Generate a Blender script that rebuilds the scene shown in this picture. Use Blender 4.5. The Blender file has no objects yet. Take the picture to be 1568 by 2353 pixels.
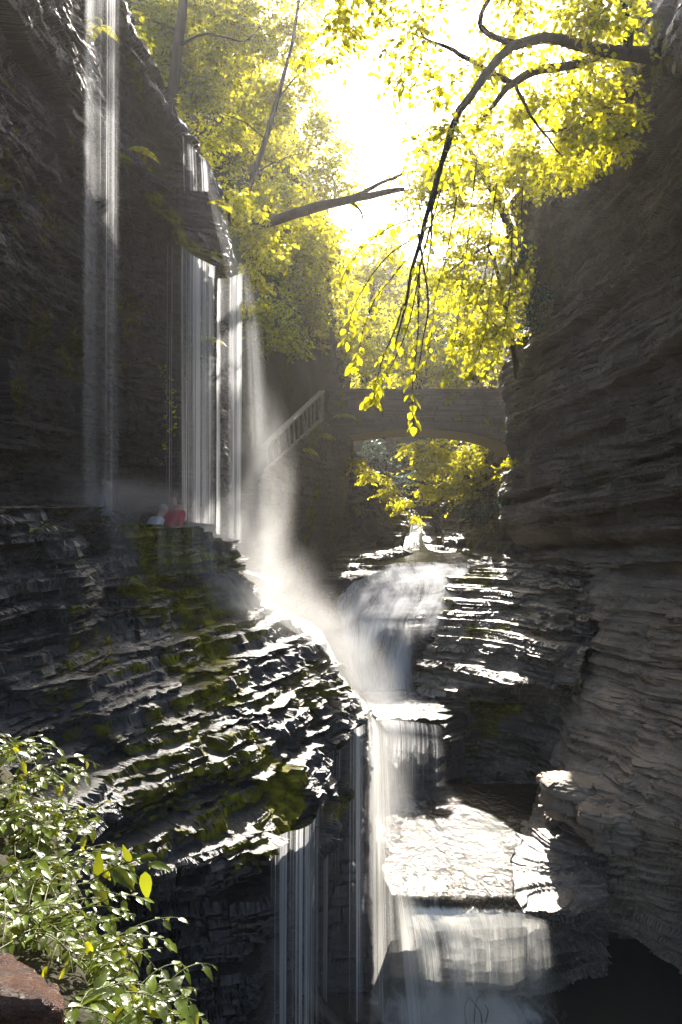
import bpy, math, random
import numpy as np
from mathutils import Vector
random.seed(7)
rng = np.random.default_rng(11)
S = bpy.context.scene
COL = S.collection
CZ = 9.0            # eye height above the lowest pool (m)
F = 1569.0          # focal length, in units of the photo's 1568 x 2353 view

def Q(X, Y, D):
    """world point seen at photo position X, Y (1568 wide) at distance D metres ahead"""
    return np.array([(X - 784.0) / F * D, D, CZ + (1176.5 - Y) / F * D])

# ------------------------------------------------------------------ noise
def _h(ix, iy, iz, seed):
    h = (ix.astype(np.int64) * 374761393 + iy.astype(np.int64) * 668265263
         + iz.astype(np.int64) * 1274126177 + seed * 974634517) & 0xFFFFFFFF
    h = ((h ^ (h >> 13)) * 1274126177) & 0xFFFFFFFF
    h = ((h ^ (h >> 16)) * 2246822519) & 0xFFFFFFFF
    return ((h ^ (h >> 15)) & 0xFFFFFF) / float(0xFFFFFF)

def vnoise(x, y, z, seed=0):
    xi, yi, zi = np.floor(x), np.floor(y), np.floor(z)
    fx, fy, fz = x - xi, y - yi, z - zi
    fx = fx * fx * (3 - 2 * fx); fy = fy * fy * (3 - 2 * fy); fz = fz * fz * (3 - 2 * fz)
    r = 0
    for a in (0, 1):
        wx = fx if a else 1 - fx
        for b in (0, 1):
            wy = fy if b else 1 - fy
            for c in (0, 1):
                wz = fz if c else 1 - fz
                r = r + wx * wy * wz * _h(xi + a, yi + b, zi + c, seed)
    return r

def fbm(x, y, z, seed=0, oct=4):
    r, a, t = 0, 1.0, 0.0
    for k in range(oct):
        r = r + a * vnoise(x, y, z, seed + k * 17); t += a
        x, y, z, a = x * 2.03 + 5.2, y * 2.03 + 1.3, z * 2.03 + 8.1, a * .5
    return r / t

def sstep(a, b, x):
    t = np.clip((x - a) / (b - a), 0, 1)
    return t * t * (3 - 2 * t)

def h1(i, seed):
    i = np.asarray(i)
    return _h(i, i * 0 + 3, i * 0 + 7, seed)

# ------------------------------------------------------------------ object helpers
def prop(o, label=None, cat=None, group=None, kind=None):
    for k, v in (('label', label), ('category', cat), ('group', group), ('kind', kind)):
        if v: o[k] = v
    return o

def empty(name, loc, label, cat, group=None):
    o = bpy.data.objects.new(name, None); COL.objects.link(o)
    o.location = Vector([float(c) for c in loc]); o.empty_display_size = .3
    return prop(o, label, cat, group)

def link(name, me, mat, parent=None):
    o = bpy.data.objects.new(name, me); COL.objects.link(o)
    for m in (mat if isinstance(mat, (list, tuple)) else [mat]):
        me.materials.append(m)
    if parent is not None:
        o.parent = parent
        o.matrix_parent_inverse = parent_inverse(parent)
    return o

def parent_inverse(p):
    from mathutils import Matrix
    return Matrix.Translation(-p.location)

def np_mesh(name, V, F4, smooth=True, attrs=None, uv=None, slot2=0):
    """mesh from numpy verts and faces (all quads or all of one size)"""
    me = bpy.data.meshes.new(name)
    V = np.ascontiguousarray(V, np.float32); F4 = np.ascontiguousarray(F4, np.int32)
    n, k = F4.shape
    me.vertices.add(len(V)); me.vertices.foreach_set('co', V.ravel())
    me.loops.add(n * k); me.loops.foreach_set('vertex_index', F4.ravel())
    me.polygons.add(n)
    me.polygons.foreach_set('loop_start', np.arange(0, n * k, k, dtype=np.int32))
    me.polygons.foreach_set('loop_total', np.full(n, k, np.int32))
    me.polygons.foreach_set('use_smooth', np.full(n, smooth, bool))
    if slot2: me.polygons.foreach_set('material_index', (np.arange(n) >= n - slot2).astype(np.int32))   # the last faces are wood
    for a, vals in (attrs or {}).items():
        at = me.attributes.new(a, 'FLOAT', 'POINT')
        at.data.foreach_set('value', np.ascontiguousarray(vals, np.float32).ravel())
    if uv is not None:
        l = me.uv_layers.new(name='UVMap')
        l.data.foreach_set('uv', np.ascontiguousarray(uv[F4.ravel()], np.float32).ravel())
    me.update(calc_edges=True)
    return me

def grid_faces(nv, nu):
    i = np.arange(nv * nu).reshape(nv, nu)
    return np.stack([i[:-1, :-1], i[:-1, 1:], i[1:, 1:], i[1:, :-1]], -1).reshape(-1, 4)

class MB:
    """collects boxes, bars and tubes into one mesh"""
    def __init__(self): self.v = []; self.f = []
    def box(self, c, half, axes=None):
        c = np.array(c, float); A = np.eye(3) if axes is None else np.array(axes, float)
        b = len(self.v)
        for sx in (-1, 1):
            for sy in (-1, 1):
                for sz in (-1, 1):
                    self.v.append(c + A[0] * sx * half[0] + A[1] * sy * half[1] + A[2] * sz * half[2])
        for q in ((0, 1, 3, 2), (4, 6, 7, 5), (0, 4, 5, 1), (2, 3, 7, 6), (0, 2, 6, 4), (1, 5, 7, 3)):
            self.f.append([b + k for k in q])
        return self
    def bar(self, p, q, w, h):
        """square bar from p to q"""
        p, q = np.array(p, float), np.array(q, float)
        d = q - p; L = np.linalg.norm(d); d /= L
        s = np.cross(d, [0, 0, 1.]); s = s / np.linalg.norm(s) if np.linalg.norm(s) > 1e-4 else np.array([1., 0, 0])
        u = np.cross(s, d)
        return self.box((p + q) / 2, (w / 2, L / 2, h / 2), (s, d, u))
    def tube(self, pts, rad, n=8, bump=0.0, seed=0):
        pts = np.array(pts, float); m = len(pts)
        rad = np.broadcast_to(np.asarray(rad, float), (m,))
        T = np.gradient(pts, axis=0); T /= np.linalg.norm(T, axis=1)[:, None] + 1e-9
        ref = np.array([0.31, 0.22, 0.92]) if abs(T[:, 2]).mean() < .9 else np.array([1., 0, 0])
        A = np.cross(T, ref); A /= np.linalg.norm(A, axis=1)[:, None] + 1e-9
        B = np.cross(T, A); b = len(self.v)
        ang = np.arange(n) * 2 * math.pi / n
        for i in range(m):
            for k in range(n):
                r = rad[i] * (1 + bump * math.sin(k * 2.3 + i * 1.7 + seed) * math.sin(i * .9 + k))
                self.v.append(pts[i] + r * (math.cos(ang[k]) * A[i] + math.sin(ang[k]) * B[i]))
        for i in range(m - 1):
            for k in range(n):
                k2 = (k + 1) % n
                self.f.append([b + i * n + k, b + i * n + k2, b + (i + 1) * n + k2, b + (i + 1) * n + k])
        if n == 4:
            self.f.append([b, b + 1, b + 2, b + 3]); e = b + (m - 1) * n; self.f.append([e + 3, e + 2, e + 1, e])
        else:
            for e, flip in ((b, 1), (b + (m - 1) * n, 0)):
                for k in range(1, n - 2, 2):
                    q = [e, e + k, e + k + 1, e + min(k + 2, n - 1)]
                    self.f.append(q[::-1] if flip else q)
        return self
    def mesh(self, name, smooth=False):
        me = bpy.data.meshes.new(name)
        me.from_pydata([tuple(map(float, p)) for p in self.v], [], self.f)
        for p in me.polygons: p.use_smooth = smooth
        me.update(); return me

def smooth_path(pts, n, seed=0, wob=0.0):
    """Catmull-Rom through pts (any number of columns)"""
    P = np.array(pts, float); m = len(P)
    t = np.linspace(0, m - 1, n); i = np.clip(np.floor(t).astype(int), 0, m - 2); f = (t - i)[:, None]
    p0, p1, p2, p3 = P[np.maximum(i - 1, 0)], P[i], P[i + 1], P[np.minimum(i + 2, m - 1)]
    out = .5 * (2 * p1 + (p2 - p0) * f + (2 * p0 - 5 * p1 + 4 * p2 - p3) * f ** 2 + (3 * p1 - p0 - 3 * p2 + p3) * f ** 3)
    if wob:
        for c in range(3):
            out[:, c] += wob * (fbm(t * 1.7 + seed, t * 0 + c * 9.1, t * 0, seed) - .5) * 2
    return out

def path(pts, n, seed=0, wob=0.0):
    return smooth_path([Q(*p) for p in pts], n, seed, wob)

# ------------------------------------------------------------------ materials
class NT:
    def __init__(self, name):
        self.m = bpy.data.materials.new(name); self.m.use_nodes = True
        self.t = self.m.node_tree; self.t.nodes.clear()
        self.out = self.n('ShaderNodeOutputMaterial')
    def n(self, typ, ins=None, **kw):
        x = self.t.nodes.new(typ)
        for k, v in kw.items(): setattr(x, k, v)
        for k, v in (ins or {}).items(): self.set(x.inputs[k], v)
        return x
    def set(self, sock, v):
        if hasattr(v, 'is_output') or isinstance(v, bpy.types.NodeSocket): self.t.links.new(v, sock)
        else:
            try: sock.default_value = v
            except Exception: sock.default_value = (*v, 1.0)
    def math(self, op, a, b=0.0, clamp=False):
        x = self.n('ShaderNodeMath', operation=op, use_clamp=clamp); self.set(x.inputs[0], a); self.set(x.inputs[1], b); return x.outputs[0]
    def ramp(self, v, a, b):
        x = self.n('ShaderNodeMapRange', interpolation_type='SMOOTHSTEP'); self.set(x.inputs['Value'], v)
        x.inputs['From Min'].default_value = a; x.inputs['From Max'].default_value = b; return x.outputs['Result']
    def lerp(self, v, a, b):
        x = self.n('ShaderNodeMapRange'); self.set(x.inputs['Value'], v)
        self.set(x.inputs['To Min'], a); self.set(x.inputs['To Max'], b); return x.outputs['Result']
    def mix(self, f, a, b):
        x = self.n('ShaderNodeMix', data_type='RGBA'); self.set(x.inputs[0], f); self.set(x.inputs[6], a); self.set(x.inputs[7], b); return x.outputs[2]
    def noise(self, vec, scale, detail=4, rough=.55, dist=0.0):
        x = self.n('ShaderNodeTexNoise'); self.set(x.inputs['Vector'], vec); x.inputs['Scale'].default_value = scale
        x.inputs['Detail'].default_value = detail; x.inputs['Roughness'].default_value = rough; x.inputs['Distortion'].default_value = dist
        return x.outputs['Fac']
    def coord(self, scale=(1, 1, 1), which='Object'):
        c = self.n('ShaderNodeTexCoord'); mp = self.n('ShaderNodeMapping'); self.set(mp.inputs['Vector'], c.outputs[which])
        mp.inputs['Scale'].default_value = scale; return mp.outputs['Vector']
    def attr(self, name): return self.n('ShaderNodeAttribute', attribute_name=name).outputs['Fac']
    def bump(self, h, strength, dist):
        return self.n('ShaderNodeBump', {'Height': h, 'Strength': strength, 'Distance': dist}).outputs['Normal']
    def done(self, shader): self.t.links.new(shader, self.out.inputs['Surface']); return self.m

def mat_rock(name, c1, c2, c3, *, pale=None, moss=(.23, .215, .014), r=(.16, .5), bump=.6, spec=.5, mosspow=1.0, bd=.03, coat=0.0):
    t = NT(name)
    v = t.coord(); vs = t.coord((1, 1, 5.0)); vb = t.coord((.6, .6, 14))
    big = t.noise(v, .7, 4); band = t.noise(vb, .8, 3); fine = t.noise(vs, 9, 6, .65)
    col = t.mix(t.ramp(big, .3, .7), c1, c2)
    col = t.mix(t.math('MULTIPLY', t.ramp(band, .45, .75), .7), col, c3)
    col = t.mix(t.math('MULTIPLY', t.ramp(fine, .5, .8), .35), col, tuple(x * 1.7 for x in c2))
    if pale:      # lower beds paler; the stronger light on them is painted in too
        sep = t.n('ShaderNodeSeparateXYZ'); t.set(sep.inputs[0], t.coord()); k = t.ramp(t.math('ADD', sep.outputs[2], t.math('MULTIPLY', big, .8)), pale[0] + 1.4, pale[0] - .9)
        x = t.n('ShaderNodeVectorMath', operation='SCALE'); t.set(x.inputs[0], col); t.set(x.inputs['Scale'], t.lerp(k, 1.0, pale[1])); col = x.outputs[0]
    mossf = t.noise(v, 14, 5, .7)
    mk = t.math('MULTIPLY', t.attr('moss'), mosspow)
    mm = t.ramp(t.math('ADD', mk, t.math('MULTIPLY', t.math('SUBTRACT', mossf, .5), 1.3)), .42, .62)
    mcol = t.mix(t.ramp(t.noise(v, 5, 4), .3, .7), tuple(x * .22 for x in moss), moss)
    col = t.mix(mm, col, mcol)
    rg = t.lerp(t.noise(vs, 4, 5, .6), r[0], r[1])
    rg = t.lerp(mm, rg, .85)
    hgt = t.math('ADD', t.noise(vs, 16, 6, .7), t.math('MULTIPLY', t.noise(v, 70, 3, .6), .35))
    hgt = t.math('ADD', hgt, t.math('MULTIPLY', t.math('MULTIPLY', mossf, mm), 1.2))
    p = t.n('ShaderNodeBsdfPrincipled', {'Base Color': col, 'Roughness': rg, 'Normal': t.bump(hgt, bump, bd)})
    t.set(p.inputs['Specular IOR Level'], t.lerp(mm, spec, .15))
    if coat:      # film of water
        t.set(p.inputs['Coat Weight'], t.lerp(mm, coat, .1)); t.set(p.inputs['Coat Roughness'], t.lerp(t.noise(v, 3, 4), .12, .42)); t.set(p.inputs['Coat Normal'], t.bump(t.noise(t.coord((1, 1, 2)), 38, 5, .7), .8, .03))
    return t.done(p.outputs[0])

def mat_leaf(name, dif, tra, gloss=.25, rough=.35, var=.5, bl=.0):
    t = NT(name)
    r = t.attr('tint'); v = t.coord()
    k = t.lerp(r, 1 - var, 1 + var * .6)
    def sc(c):
        x = t.n('ShaderNodeVectorMath', operation='SCALE'); x.inputs[0].default_value = c; t.set(x.inputs['Scale'], k); return x.outputs[0]
    nm = t.bump(t.noise(v, 90, 3), .5, .004)
    d = t.n('ShaderNodeBsdfDiffuse', {'Color': sc(dif)}).outputs[0]
    tr = t.n('ShaderNodeBsdfTranslucent', {'Color': sc(tra)}).outputs[0]
    add = t.n('ShaderNodeAddShader'); t.set(add.inputs[0], d); t.set(add.inputs[1], tr)
    g = t.n('ShaderNodeBsdfGlossy', {'Color': (.9, .9, .9, 1), 'Roughness': rough, 'Normal': nm}).outputs[0]
    fr = t.n('ShaderNodeFresnel', {'IOR': 1.42}).outputs[0]
    mx = t.n('ShaderNodeMixShader'); t.set(mx.inputs[0], t.math('MULTIPLY', fr, gloss * 4, True)); t.set(mx.inputs[1], add.outputs[0]); t.set(mx.inputs[2], g)
    return t.done(mx.outputs[0])

def mat_plain(name, c1, c2, rough=.7, scale=6, stretch=(1, 1, 1), bump=.3, bd=.02, spec=.4):
    t = NT(name); v = t.coord(stretch); n = t.noise(v, scale, 6, .65)
    p = t.n('ShaderNodeBsdfPrincipled', {'Base Color': t.mix(t.ramp(n, .3, .7), c1, c2), 'Roughness': t.lerp(t.noise(v, scale * 2, 3), rough * .7, min(1, rough * 1.25)), 'Normal': t.bump(t.noise(v, scale * 4, 5), bump, bd)})
    p.inputs['Specular IOR Level'].default_value = spec
    return t.done(p.outputs[0])

def mat_fall(name, fu=18, fv=.12, lo=.45, hi=.7, op=1.0, col=(.88, .89, .92), film=.1):
    """falling water: fine white strands on a thin film that lets what is behind show"""
    t = NT(name)
    n1 = t.noise(t.coord((fu, fv, 1), 'UV'), 1.0, 3, .6, .1); n2 = t.noise(t.coord((fu * 3.3, fv * 1.5, 1), 'UV'), 1.0, 2, .5)
    n3 = t.noise(t.coord((fu * .16, fv * .6, 1), 'UV'), 1.0, 2, .5); n4 = t.noise(t.coord((fu * .5, fv * 5, 1), 'UV'), 1.0, 3, .6)
    s = t.math('ADD', t.math('ADD', t.math('MULTIPLY', n1, .36), t.math('MULTIPLY', n2, .24)), t.math('MULTIPLY', n3, .40))
    e = t.attr('env')
    a = t.ramp(t.math('ADD', s, t.math('MULTIPLY', t.math('SUBTRACT', e, 1.0), .16)), lo, hi)
    a = t.math('MULTIPLY', a, t.lerp(n4, .55, 1.25))
    a = t.math('ADD', t.math('MULTIPLY', a, op), t.math('MULTIPLY', t.ramp(n3, .25, .75), film))
    a = t.math('MULTIPLY', a, e, True)
    d = t.n('ShaderNodeBsdfDiffuse', {'Color': (*col, 1)}).outputs[0]; tr = t.n('ShaderNodeBsdfTranslucent', {'Color': (*col, 1)}).outputs[0]
    m1 = t.n('ShaderNodeMixShader'); m1.inputs[0].default_value = .6; t.set(m1.inputs[1], d); t.set(m1.inputs[2], tr)
    tp = t.n('ShaderNodeBsdfTransparent').outputs[0]
    m2 = t.n('ShaderNodeMixShader'); t.set(m2.inputs[0], a); t.set(m2.inputs[1], tp); t.set(m2.inputs[2], m1.outputs[0])
    return t.done(m2.outputs[0])

def mat_pool(name, deep=(.035, .03, .022), foamlo=.30, foamhi=.95, wave=6, bump=.5):
    """stream water: glossy rippled surface, white foam where the foam attribute says so"""
    t = NT(name); v = t.coord((1.15, .6, 1)); f = t.noise(v, 3.5, 6, .65, .6)
    mm = t.ramp(t.math('ADD', t.attr('foam'), t.math('MULTIPLY', t.math('SUBTRACT', f, .5), 1.1)), foamlo, foamhi)
    hgt = t.math('ADD', t.noise(v, wave, 4, .6, .8), t.math('ADD', t.math('MULTIPLY', t.noise(v, wave * 4, 3), .28), t.math('MULTIPLY', t.noise(v, wave * .3, 2), 1.2)))
    p = t.n('ShaderNodeBsdfPrincipled', {'Base Color': t.mix(mm, deep, (.62, .62, .6)), 'Roughness': t.lerp(mm, .09, .6), 'Normal': t.bump(hgt, bump, .12), 'IOR': 1.33})
    return t.done(p.outputs[0])

# ------------------------------------------------------------------ rock surfaces
def loft(net, nu, nv, blur=5):
    G = np.array([[Q(*p) for p in r] for r in net])           # rows x cols x 3
    R, C, _ = G.shape
    eye = np.array([0, 0, CZ])
    def param(A):
        d = np.linalg.norm(np.diff(A, axis=0), axis=2) / np.linalg.norm(.5 * (A[1:] + A[:-1]) - eye, axis=2)
        s = np.concatenate([[0], np.cumsum(d.mean(axis=1) + 1e-4)]); return s / s[-1]
    def weights(s, n):
        x = np.linspace(0, 1, n); W = np.stack([np.interp(x, s, np.eye(len(s))[k]) for k in range(len(s))], 1)
        r = int(blur * 3); k = np.exp(-.5 * (np.arange(-r, r + 1) / blur) ** 2); k /= k.sum()
        Wp = np.pad(W, ((r, r), (0, 0)), mode='edge')
        return np.stack([np.convolve(Wp[:, j], k, 'valid') for j in range(W.shape[1])], 1)
    Wv, Wu = weights(param(G), nv), weights(param(G.transpose(1, 0, 2)), nu)
    return np.einsum('ar,rcx,bc->abx', Wv, G, Wu)

def normals(P, toward=None):
    du = np.gradient(P, axis=1); dv = np.gradient(P, axis=0)
    N = np.cross(du, dv); N /= np.linalg.norm(N, axis=2)[..., None] + 1e-9
    eye = np.array([0, 0, CZ]) if toward is None else np.array(toward)
    if (N * (eye - P)).sum(2).mean() < 0: N = -N
    return N

def strata(P, N, seed, thick, A, block=(.4, 1.3), terr=.8, dip=(0, 0), riser=.25, crev=.03, warp=.2):
    x, y, z = P[..., 0], P[..., 1], P[..., 2]
    w = z + dip[0] * x + dip[1] * y + warp * (fbm(x * .3, y * .3, z * .1, seed + 5, 3) - .5) * 2
    r = np.random.default_rng(seed)
    b = np.concatenate([[-8], -8 + np.cumsum(r.uniform(thick[0], thick[1], int(44 / (sum(thick) / 2)) + 8) ** 1.0)])
    i = np.clip(np.searchsorted(b, w) - 1, 0, len(b) - 2)
    T = b[i + 1] - b[i]; fr = (w - b[i]) / T
    th = h1(i, seed) * .6
    a = x * np.cos(th) + y * np.sin(th) + .25 * fbm(x * 1.2, y * 1.2, i * 3.1, seed + 2, 2); c = -x * np.sin(th) + y * np.cos(th) + .25 * fbm(x * 1.2, y * 1.2, i * 3.7 + 50, seed + 3, 2)
    bs = block[0] + (block[1] - block[0]) * h1(i, seed + 1)
    cell = _h(np.floor(a / bs + h1(i, seed + 4) * 9), np.floor(c / bs + h1(i, seed + 6) * 9), i, seed + 8)
    sm = vnoise(a / bs * .7, c / bs * .7, i + .5, seed + 9)
    off = A * (.8 * (h1(i, seed + 11) - .5) + .85 * (cell - .5) + .6 * (sm - .5))
    off = off - crev * np.exp(-(np.minimum(fr, 1 - fr) * T / .02) ** 2)
    Nh = N.copy(); Nh[..., 2] = 0; l = np.linalg.norm(Nh, axis=2); Nh /= (l + 1e-6)[..., None]
    P = P + Nh * (off * np.minimum(1, l * 1.4))[..., None]
    if terr:
        st = sstep(1 - riser, 1, fr)
        P[..., 2] += terr * (st - fr) * T * (1 - .35 * l)
    return P, i, fr, l

def rock_surface(net, nu, nv, seed, coarse=(.35, .8), fine=(.07, .2), Ac=.35, Af=.14, terr=.85, dip=(0, 0), big=.25, blur=5, rough=.035, mossfun=None, block=(.5, 1.6), warp=.2, toward=None, plates=None, grit=.008, riser=.25):
    P = loft(net, nu, nv, blur); N = normals(P, toward)
    x, y, z = P[..., 0], P[..., 1], P[..., 2]
    P = P + N * (big * (fbm(x * .55, y * .55, z * .55, seed, 4) - .5) * 2)[..., None]
    P, i1, f1, l = strata(P, N, seed + 20, coarse, Ac, block, terr * .55, dip, riser, .05, warp)
    P, i2, f2, l = strata(P, N, seed + 40, fine, Af, (block[0] * .5, block[1] * .5), terr, dip, riser, .02, warp)
    if plates: P, *_ = strata(P, N, seed + 50, plates[:2], plates[2], plates[3:5], terr, dip, riser, .012, warp)
    x, y, z = P[..., 0], P[..., 1], P[..., 2]
    P = P + N * (rough * (fbm(x * 5, y * 5, z * 9, seed + 60, 4) - .5) * 2)[..., None]
    P = P + N * (grit * (fbm(P[..., 0] * 22, P[..., 1] * 22, P[..., 2] * 34, seed + 70, 3) - .5) * 2)[..., None]
    m = np.zeros(P.shape[:2]) if mossfun is None else mossfun(P, normals(P, toward), seed)
    return P, m

def rock(name, net, nu, nv, seed, mat, parent=None, kind='structure', **kw):
    P, m = rock_surface(net, nu, nv, seed, **kw)
    me = np_mesh(name, P.reshape(-1, 3), grid_faces(nv, nu), False, {'moss': m.ravel()})
    o = link(name, me, mat, parent)
    if kind and parent is None: o['kind'] = kind
    return o, P

def moss_basic(base=.0, amp=1.0, sc=.9, thr=(.48, .66)):
    def f(P, N, seed):
        x, y, z = P[..., 0], P[..., 1], P[..., 2]
        n = fbm(x * sc, y * sc, z * sc * .6, seed + 90, 4)
        steep = 1 - np.abs(N[..., 2])
        return base + amp * sstep(thr[0], thr[1], n) * (.45 + .55 * steep)
    return f
#@@SETUP
# ------------------------------------------------------------------ camera, sun, sky
cam = bpy.data.cameras.new('camera'); co = bpy.data.objects.new('camera', cam); COL.objects.link(co)
co.location = (0, 0, CZ); co.rotation_euler = (math.radians(90), 0, 0)
cam.sensor_fit = 'VERTICAL'; cam.sensor_height = 36; cam.lens = 24; cam.clip_start = .05; cam.clip_end = 600
S.camera = co
SUN_EL, SUN_AZ = math.radians(38), math.radians(7)
sd = Vector((math.sin(SUN_AZ) * math.cos(SUN_EL), math.cos(SUN_AZ) * math.cos(SUN_EL), math.sin(SUN_EL)))
sl = bpy.data.lights.new('sun', 'SUN'); sl.energy = 5.0; sl.angle = math.radians(.53); sl.color = (1, .93, .82)
so = bpy.data.objects.new('sun', sl); COL.objects.link(so); so.rotation_euler = sd.to_track_quat('Z', 'Y').to_euler(); so.location = (0, 20, 60)
W = bpy.data.worlds.new('World'); S.world = W; W.use_nodes = True
wn = W.node_tree.nodes; wn.clear()
sk = wn.new('ShaderNodeTexSky'); sk.sky_type = 'NISHITA'; sk.sun_disc = False; sk.sun_elevation = SUN_EL; sk.sun_rotation = SUN_AZ
sk.air_density = 1.0; sk.dust_density = 3.0; sk.ozone_density = 1.0
bg = wn.new('ShaderNodeBackground'); bg.inputs['Strength'].default_value = .09
wo = wn.new('ShaderNodeOutputWorld'); W.node_tree.links.new(sk.outputs[0], bg.inputs[0]); W.node_tree.links.new(bg.outputs[0], wo.inputs[0])
S.view_settings.view_transform = 'Standard'; S.view_settings.look = 'None'; S.view_settings.gamma = 1; S.view_settings.exposure = 1.9
S.render.engine = 'CYCLES'; cy = S.cycles
cy.use_denoising = True; cy.max_bounces = 8; cy.diffuse_bounces = 3; cy.glossy_bounces = 3; cy.transmission_bounces = 5; cy.volume_bounces = 0
cy.transparent_max_bounces = 40; cy.sample_clamp_indirect = 6; cy.caustics_reflective = False; cy.caustics_refractive = False

# ------------------------------------------------------------------ materials in use
M = {}
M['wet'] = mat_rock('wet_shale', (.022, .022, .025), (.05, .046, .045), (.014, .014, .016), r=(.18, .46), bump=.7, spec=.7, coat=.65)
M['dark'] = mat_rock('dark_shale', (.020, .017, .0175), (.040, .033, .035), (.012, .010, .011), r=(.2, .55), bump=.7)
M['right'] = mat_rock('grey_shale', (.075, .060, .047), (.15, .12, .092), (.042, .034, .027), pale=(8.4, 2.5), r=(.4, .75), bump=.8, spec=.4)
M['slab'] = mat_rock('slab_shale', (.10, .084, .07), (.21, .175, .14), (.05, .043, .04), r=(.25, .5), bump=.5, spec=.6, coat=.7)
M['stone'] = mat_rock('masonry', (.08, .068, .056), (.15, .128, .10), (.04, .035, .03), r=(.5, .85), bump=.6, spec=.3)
M['soil'] = mat_rock('forest_floor', (.03, .028, .016), (.055, .05, .025), (.02, .02, .012), moss=(.06, .08, .01), r=(.7, .95), bump=.6, spec=.2)
M['leaf_olive'] = mat_leaf('leaf_olive', (.04, .055, .008), (.35, .34, .014), gloss=.05, var=.65)
M['shoot'] = mat_leaf('shoot_leaf', (.04, .06, .006), (.13, .14, .006), gloss=.12, rough=.3)
M['bark'] = mat_plain('bark', (.025, .02, .017), (.06, .05, .042), .85, 9, (1, 1, .25), .8, .03, .2)
M['leaf'] = mat_leaf('leaf', (.05, .07, .008), (.55, .515, .012), gloss=.05, var=.65)
M['leaf_far'] = mat_leaf('leaf_far', (.06, .075, .015), (.61, .57, .025), gloss=.05)
M['leaf_near'] = mat_leaf('leaf_near', (.05, .08, .01), (.57, .535, .012), gloss=.12, rough=.22)
#@@END1
# ------------------------------------------------------------------ rock walls of the gorge
# overhanging cliff on the left: columns left to right, each from the hidden top down to the trail
colsL = [
    [(-900, -900, 3), (-900, -600, 3), (-900, -100, 3.2), (-900, 250, 3.3), (-900, 380, 3.3), (-900, 500, 3.4), (-900, 800, 3.5), (-900, 1160, 3.6), (-900, 1800, 3.6)],
    [(-150, -700, 8), (-150, -400, 8), (-150, 0, 8.3), (-150, 200, 8.6), (-150, 330, 8.6), (-150, 420, 9), (-150, 750, 9.5), (-150, 1120, 10), (-150, 1280, 9.6)],
    [(20, -600, 9.5), (20, -300, 9.5), (10, 0, 9.8), (0, 200, 10.2), (0, 330, 10.2), (0, 450, 10.6), (0, 750, 11), (0, 1130, 11.5), (0, 1280, 10.8)],
    [(125, -450, 11), (130, -260, 11), (110, -20, 11.3), (140, 95, 11.6), (150, 300, 11.8), (130, 450, 12.4), (120, 750, 12.8), (120, 1130, 13), (120, 1290, 12)],
    [(190, -400, 12.2), (185, -220, 12), (172, -10, 12.2), (192, 140, 12.4), (218, 300, 12.6), (222, 430, 13.4), (200, 750, 13.8), (200, 1130, 14), (200, 1290, 12.8)],
    [(225, -300, 15), (232, -140, 13.8), (262, 90, 15), (265, 290, 15), (262, 335, 14), (265, 450, 14.8), (262, 750, 14.8), (260, 1130, 15), (260, 1290, 13.6)],
    [(262, 20, 19), (300, 112, 15), (312, 220, 16), (322, 370, 16), (332, 398, 14.3), (335, 500, 15.2), (330, 800, 15.2), (320, 1140, 15.5), (320, 1290, 14)],
    [(360, 230, 20), (372, 215, 15.6), (377, 300, 16.5), (382, 400, 16.5), (397, 475, 14.5), (400, 590, 15.6), (395, 800, 15.6), (380, 1150, 15.8), (380, 1290, 14.4)],
    [(410, 320, 20), (418, 300, 16), (420, 345, 16.8), (424, 402, 16.8), (434, 580, 14.6), (440, 680, 15.9), (440, 850, 15.9), (430, 1160, 16), (430, 1290, 14.6)],
    [(460, 400, 20), (478, 368, 16.2), (474, 392, 16.8), (482, 425, 16.6), (502, 612, 14.8), (492, 700, 16.2), (490, 850, 16.2), (480, 1170, 16.3), (480, 1290, 14.9)],
    [(490, 500, 20), (508, 465, 16), (512, 490, 16.2), (524, 525, 16), (556, 635, 15), (545, 720, 16.5), (535, 880, 16.6), (520, 1180, 16.8), (520, 1290, 15.2)],
    [(470, 500, 26), (480, 470, 22), (490, 490, 22), (500, 530, 22), (520, 630, 22), (515, 720, 22), (505, 880, 22), (500, 1180, 22), (500, 1290, 21)],
]
def moss_cliff(P, N, seed):
    x, y, z = P[..., 0], P[..., 1], P[..., 2]
    nv, nu = P.shape[:2]
    X = 784 + F * x / y; Yq = 1176.5 - F * (z - CZ) / y
    n = fbm(x * 1.3, y * 1.3, z * .9, seed + 90, 4)
    m = .5 * sstep(.56, .7, n)
    edge = np.exp(-((Yq - np.interp(X, [150, 215, 262, 332, 397, 434, 502, 556], [300, 300, 335, 398, 475, 580, 612, 635])) / 45.) ** 2) * sstep(120, 200, X)
    return np.clip(m + .75 * edge * sstep(.3, .6, fbm(x * 2.2, y * 2.2, z * 2.2, seed + 7, 3)), 0, 1)
cliff, PL = rock('cliff', [list(r) for r in zip(*colsL)], 520, 760, 101, M['dark'], coarse=(.5, 1.3), fine=(.1, .3), Ac=.3, Af=.1, terr=.5, big=.25, blur=5, rough=.05, mossfun=moss_cliff, warp=.3, plates=(.04, .12, .08, .15, .6))

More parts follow.
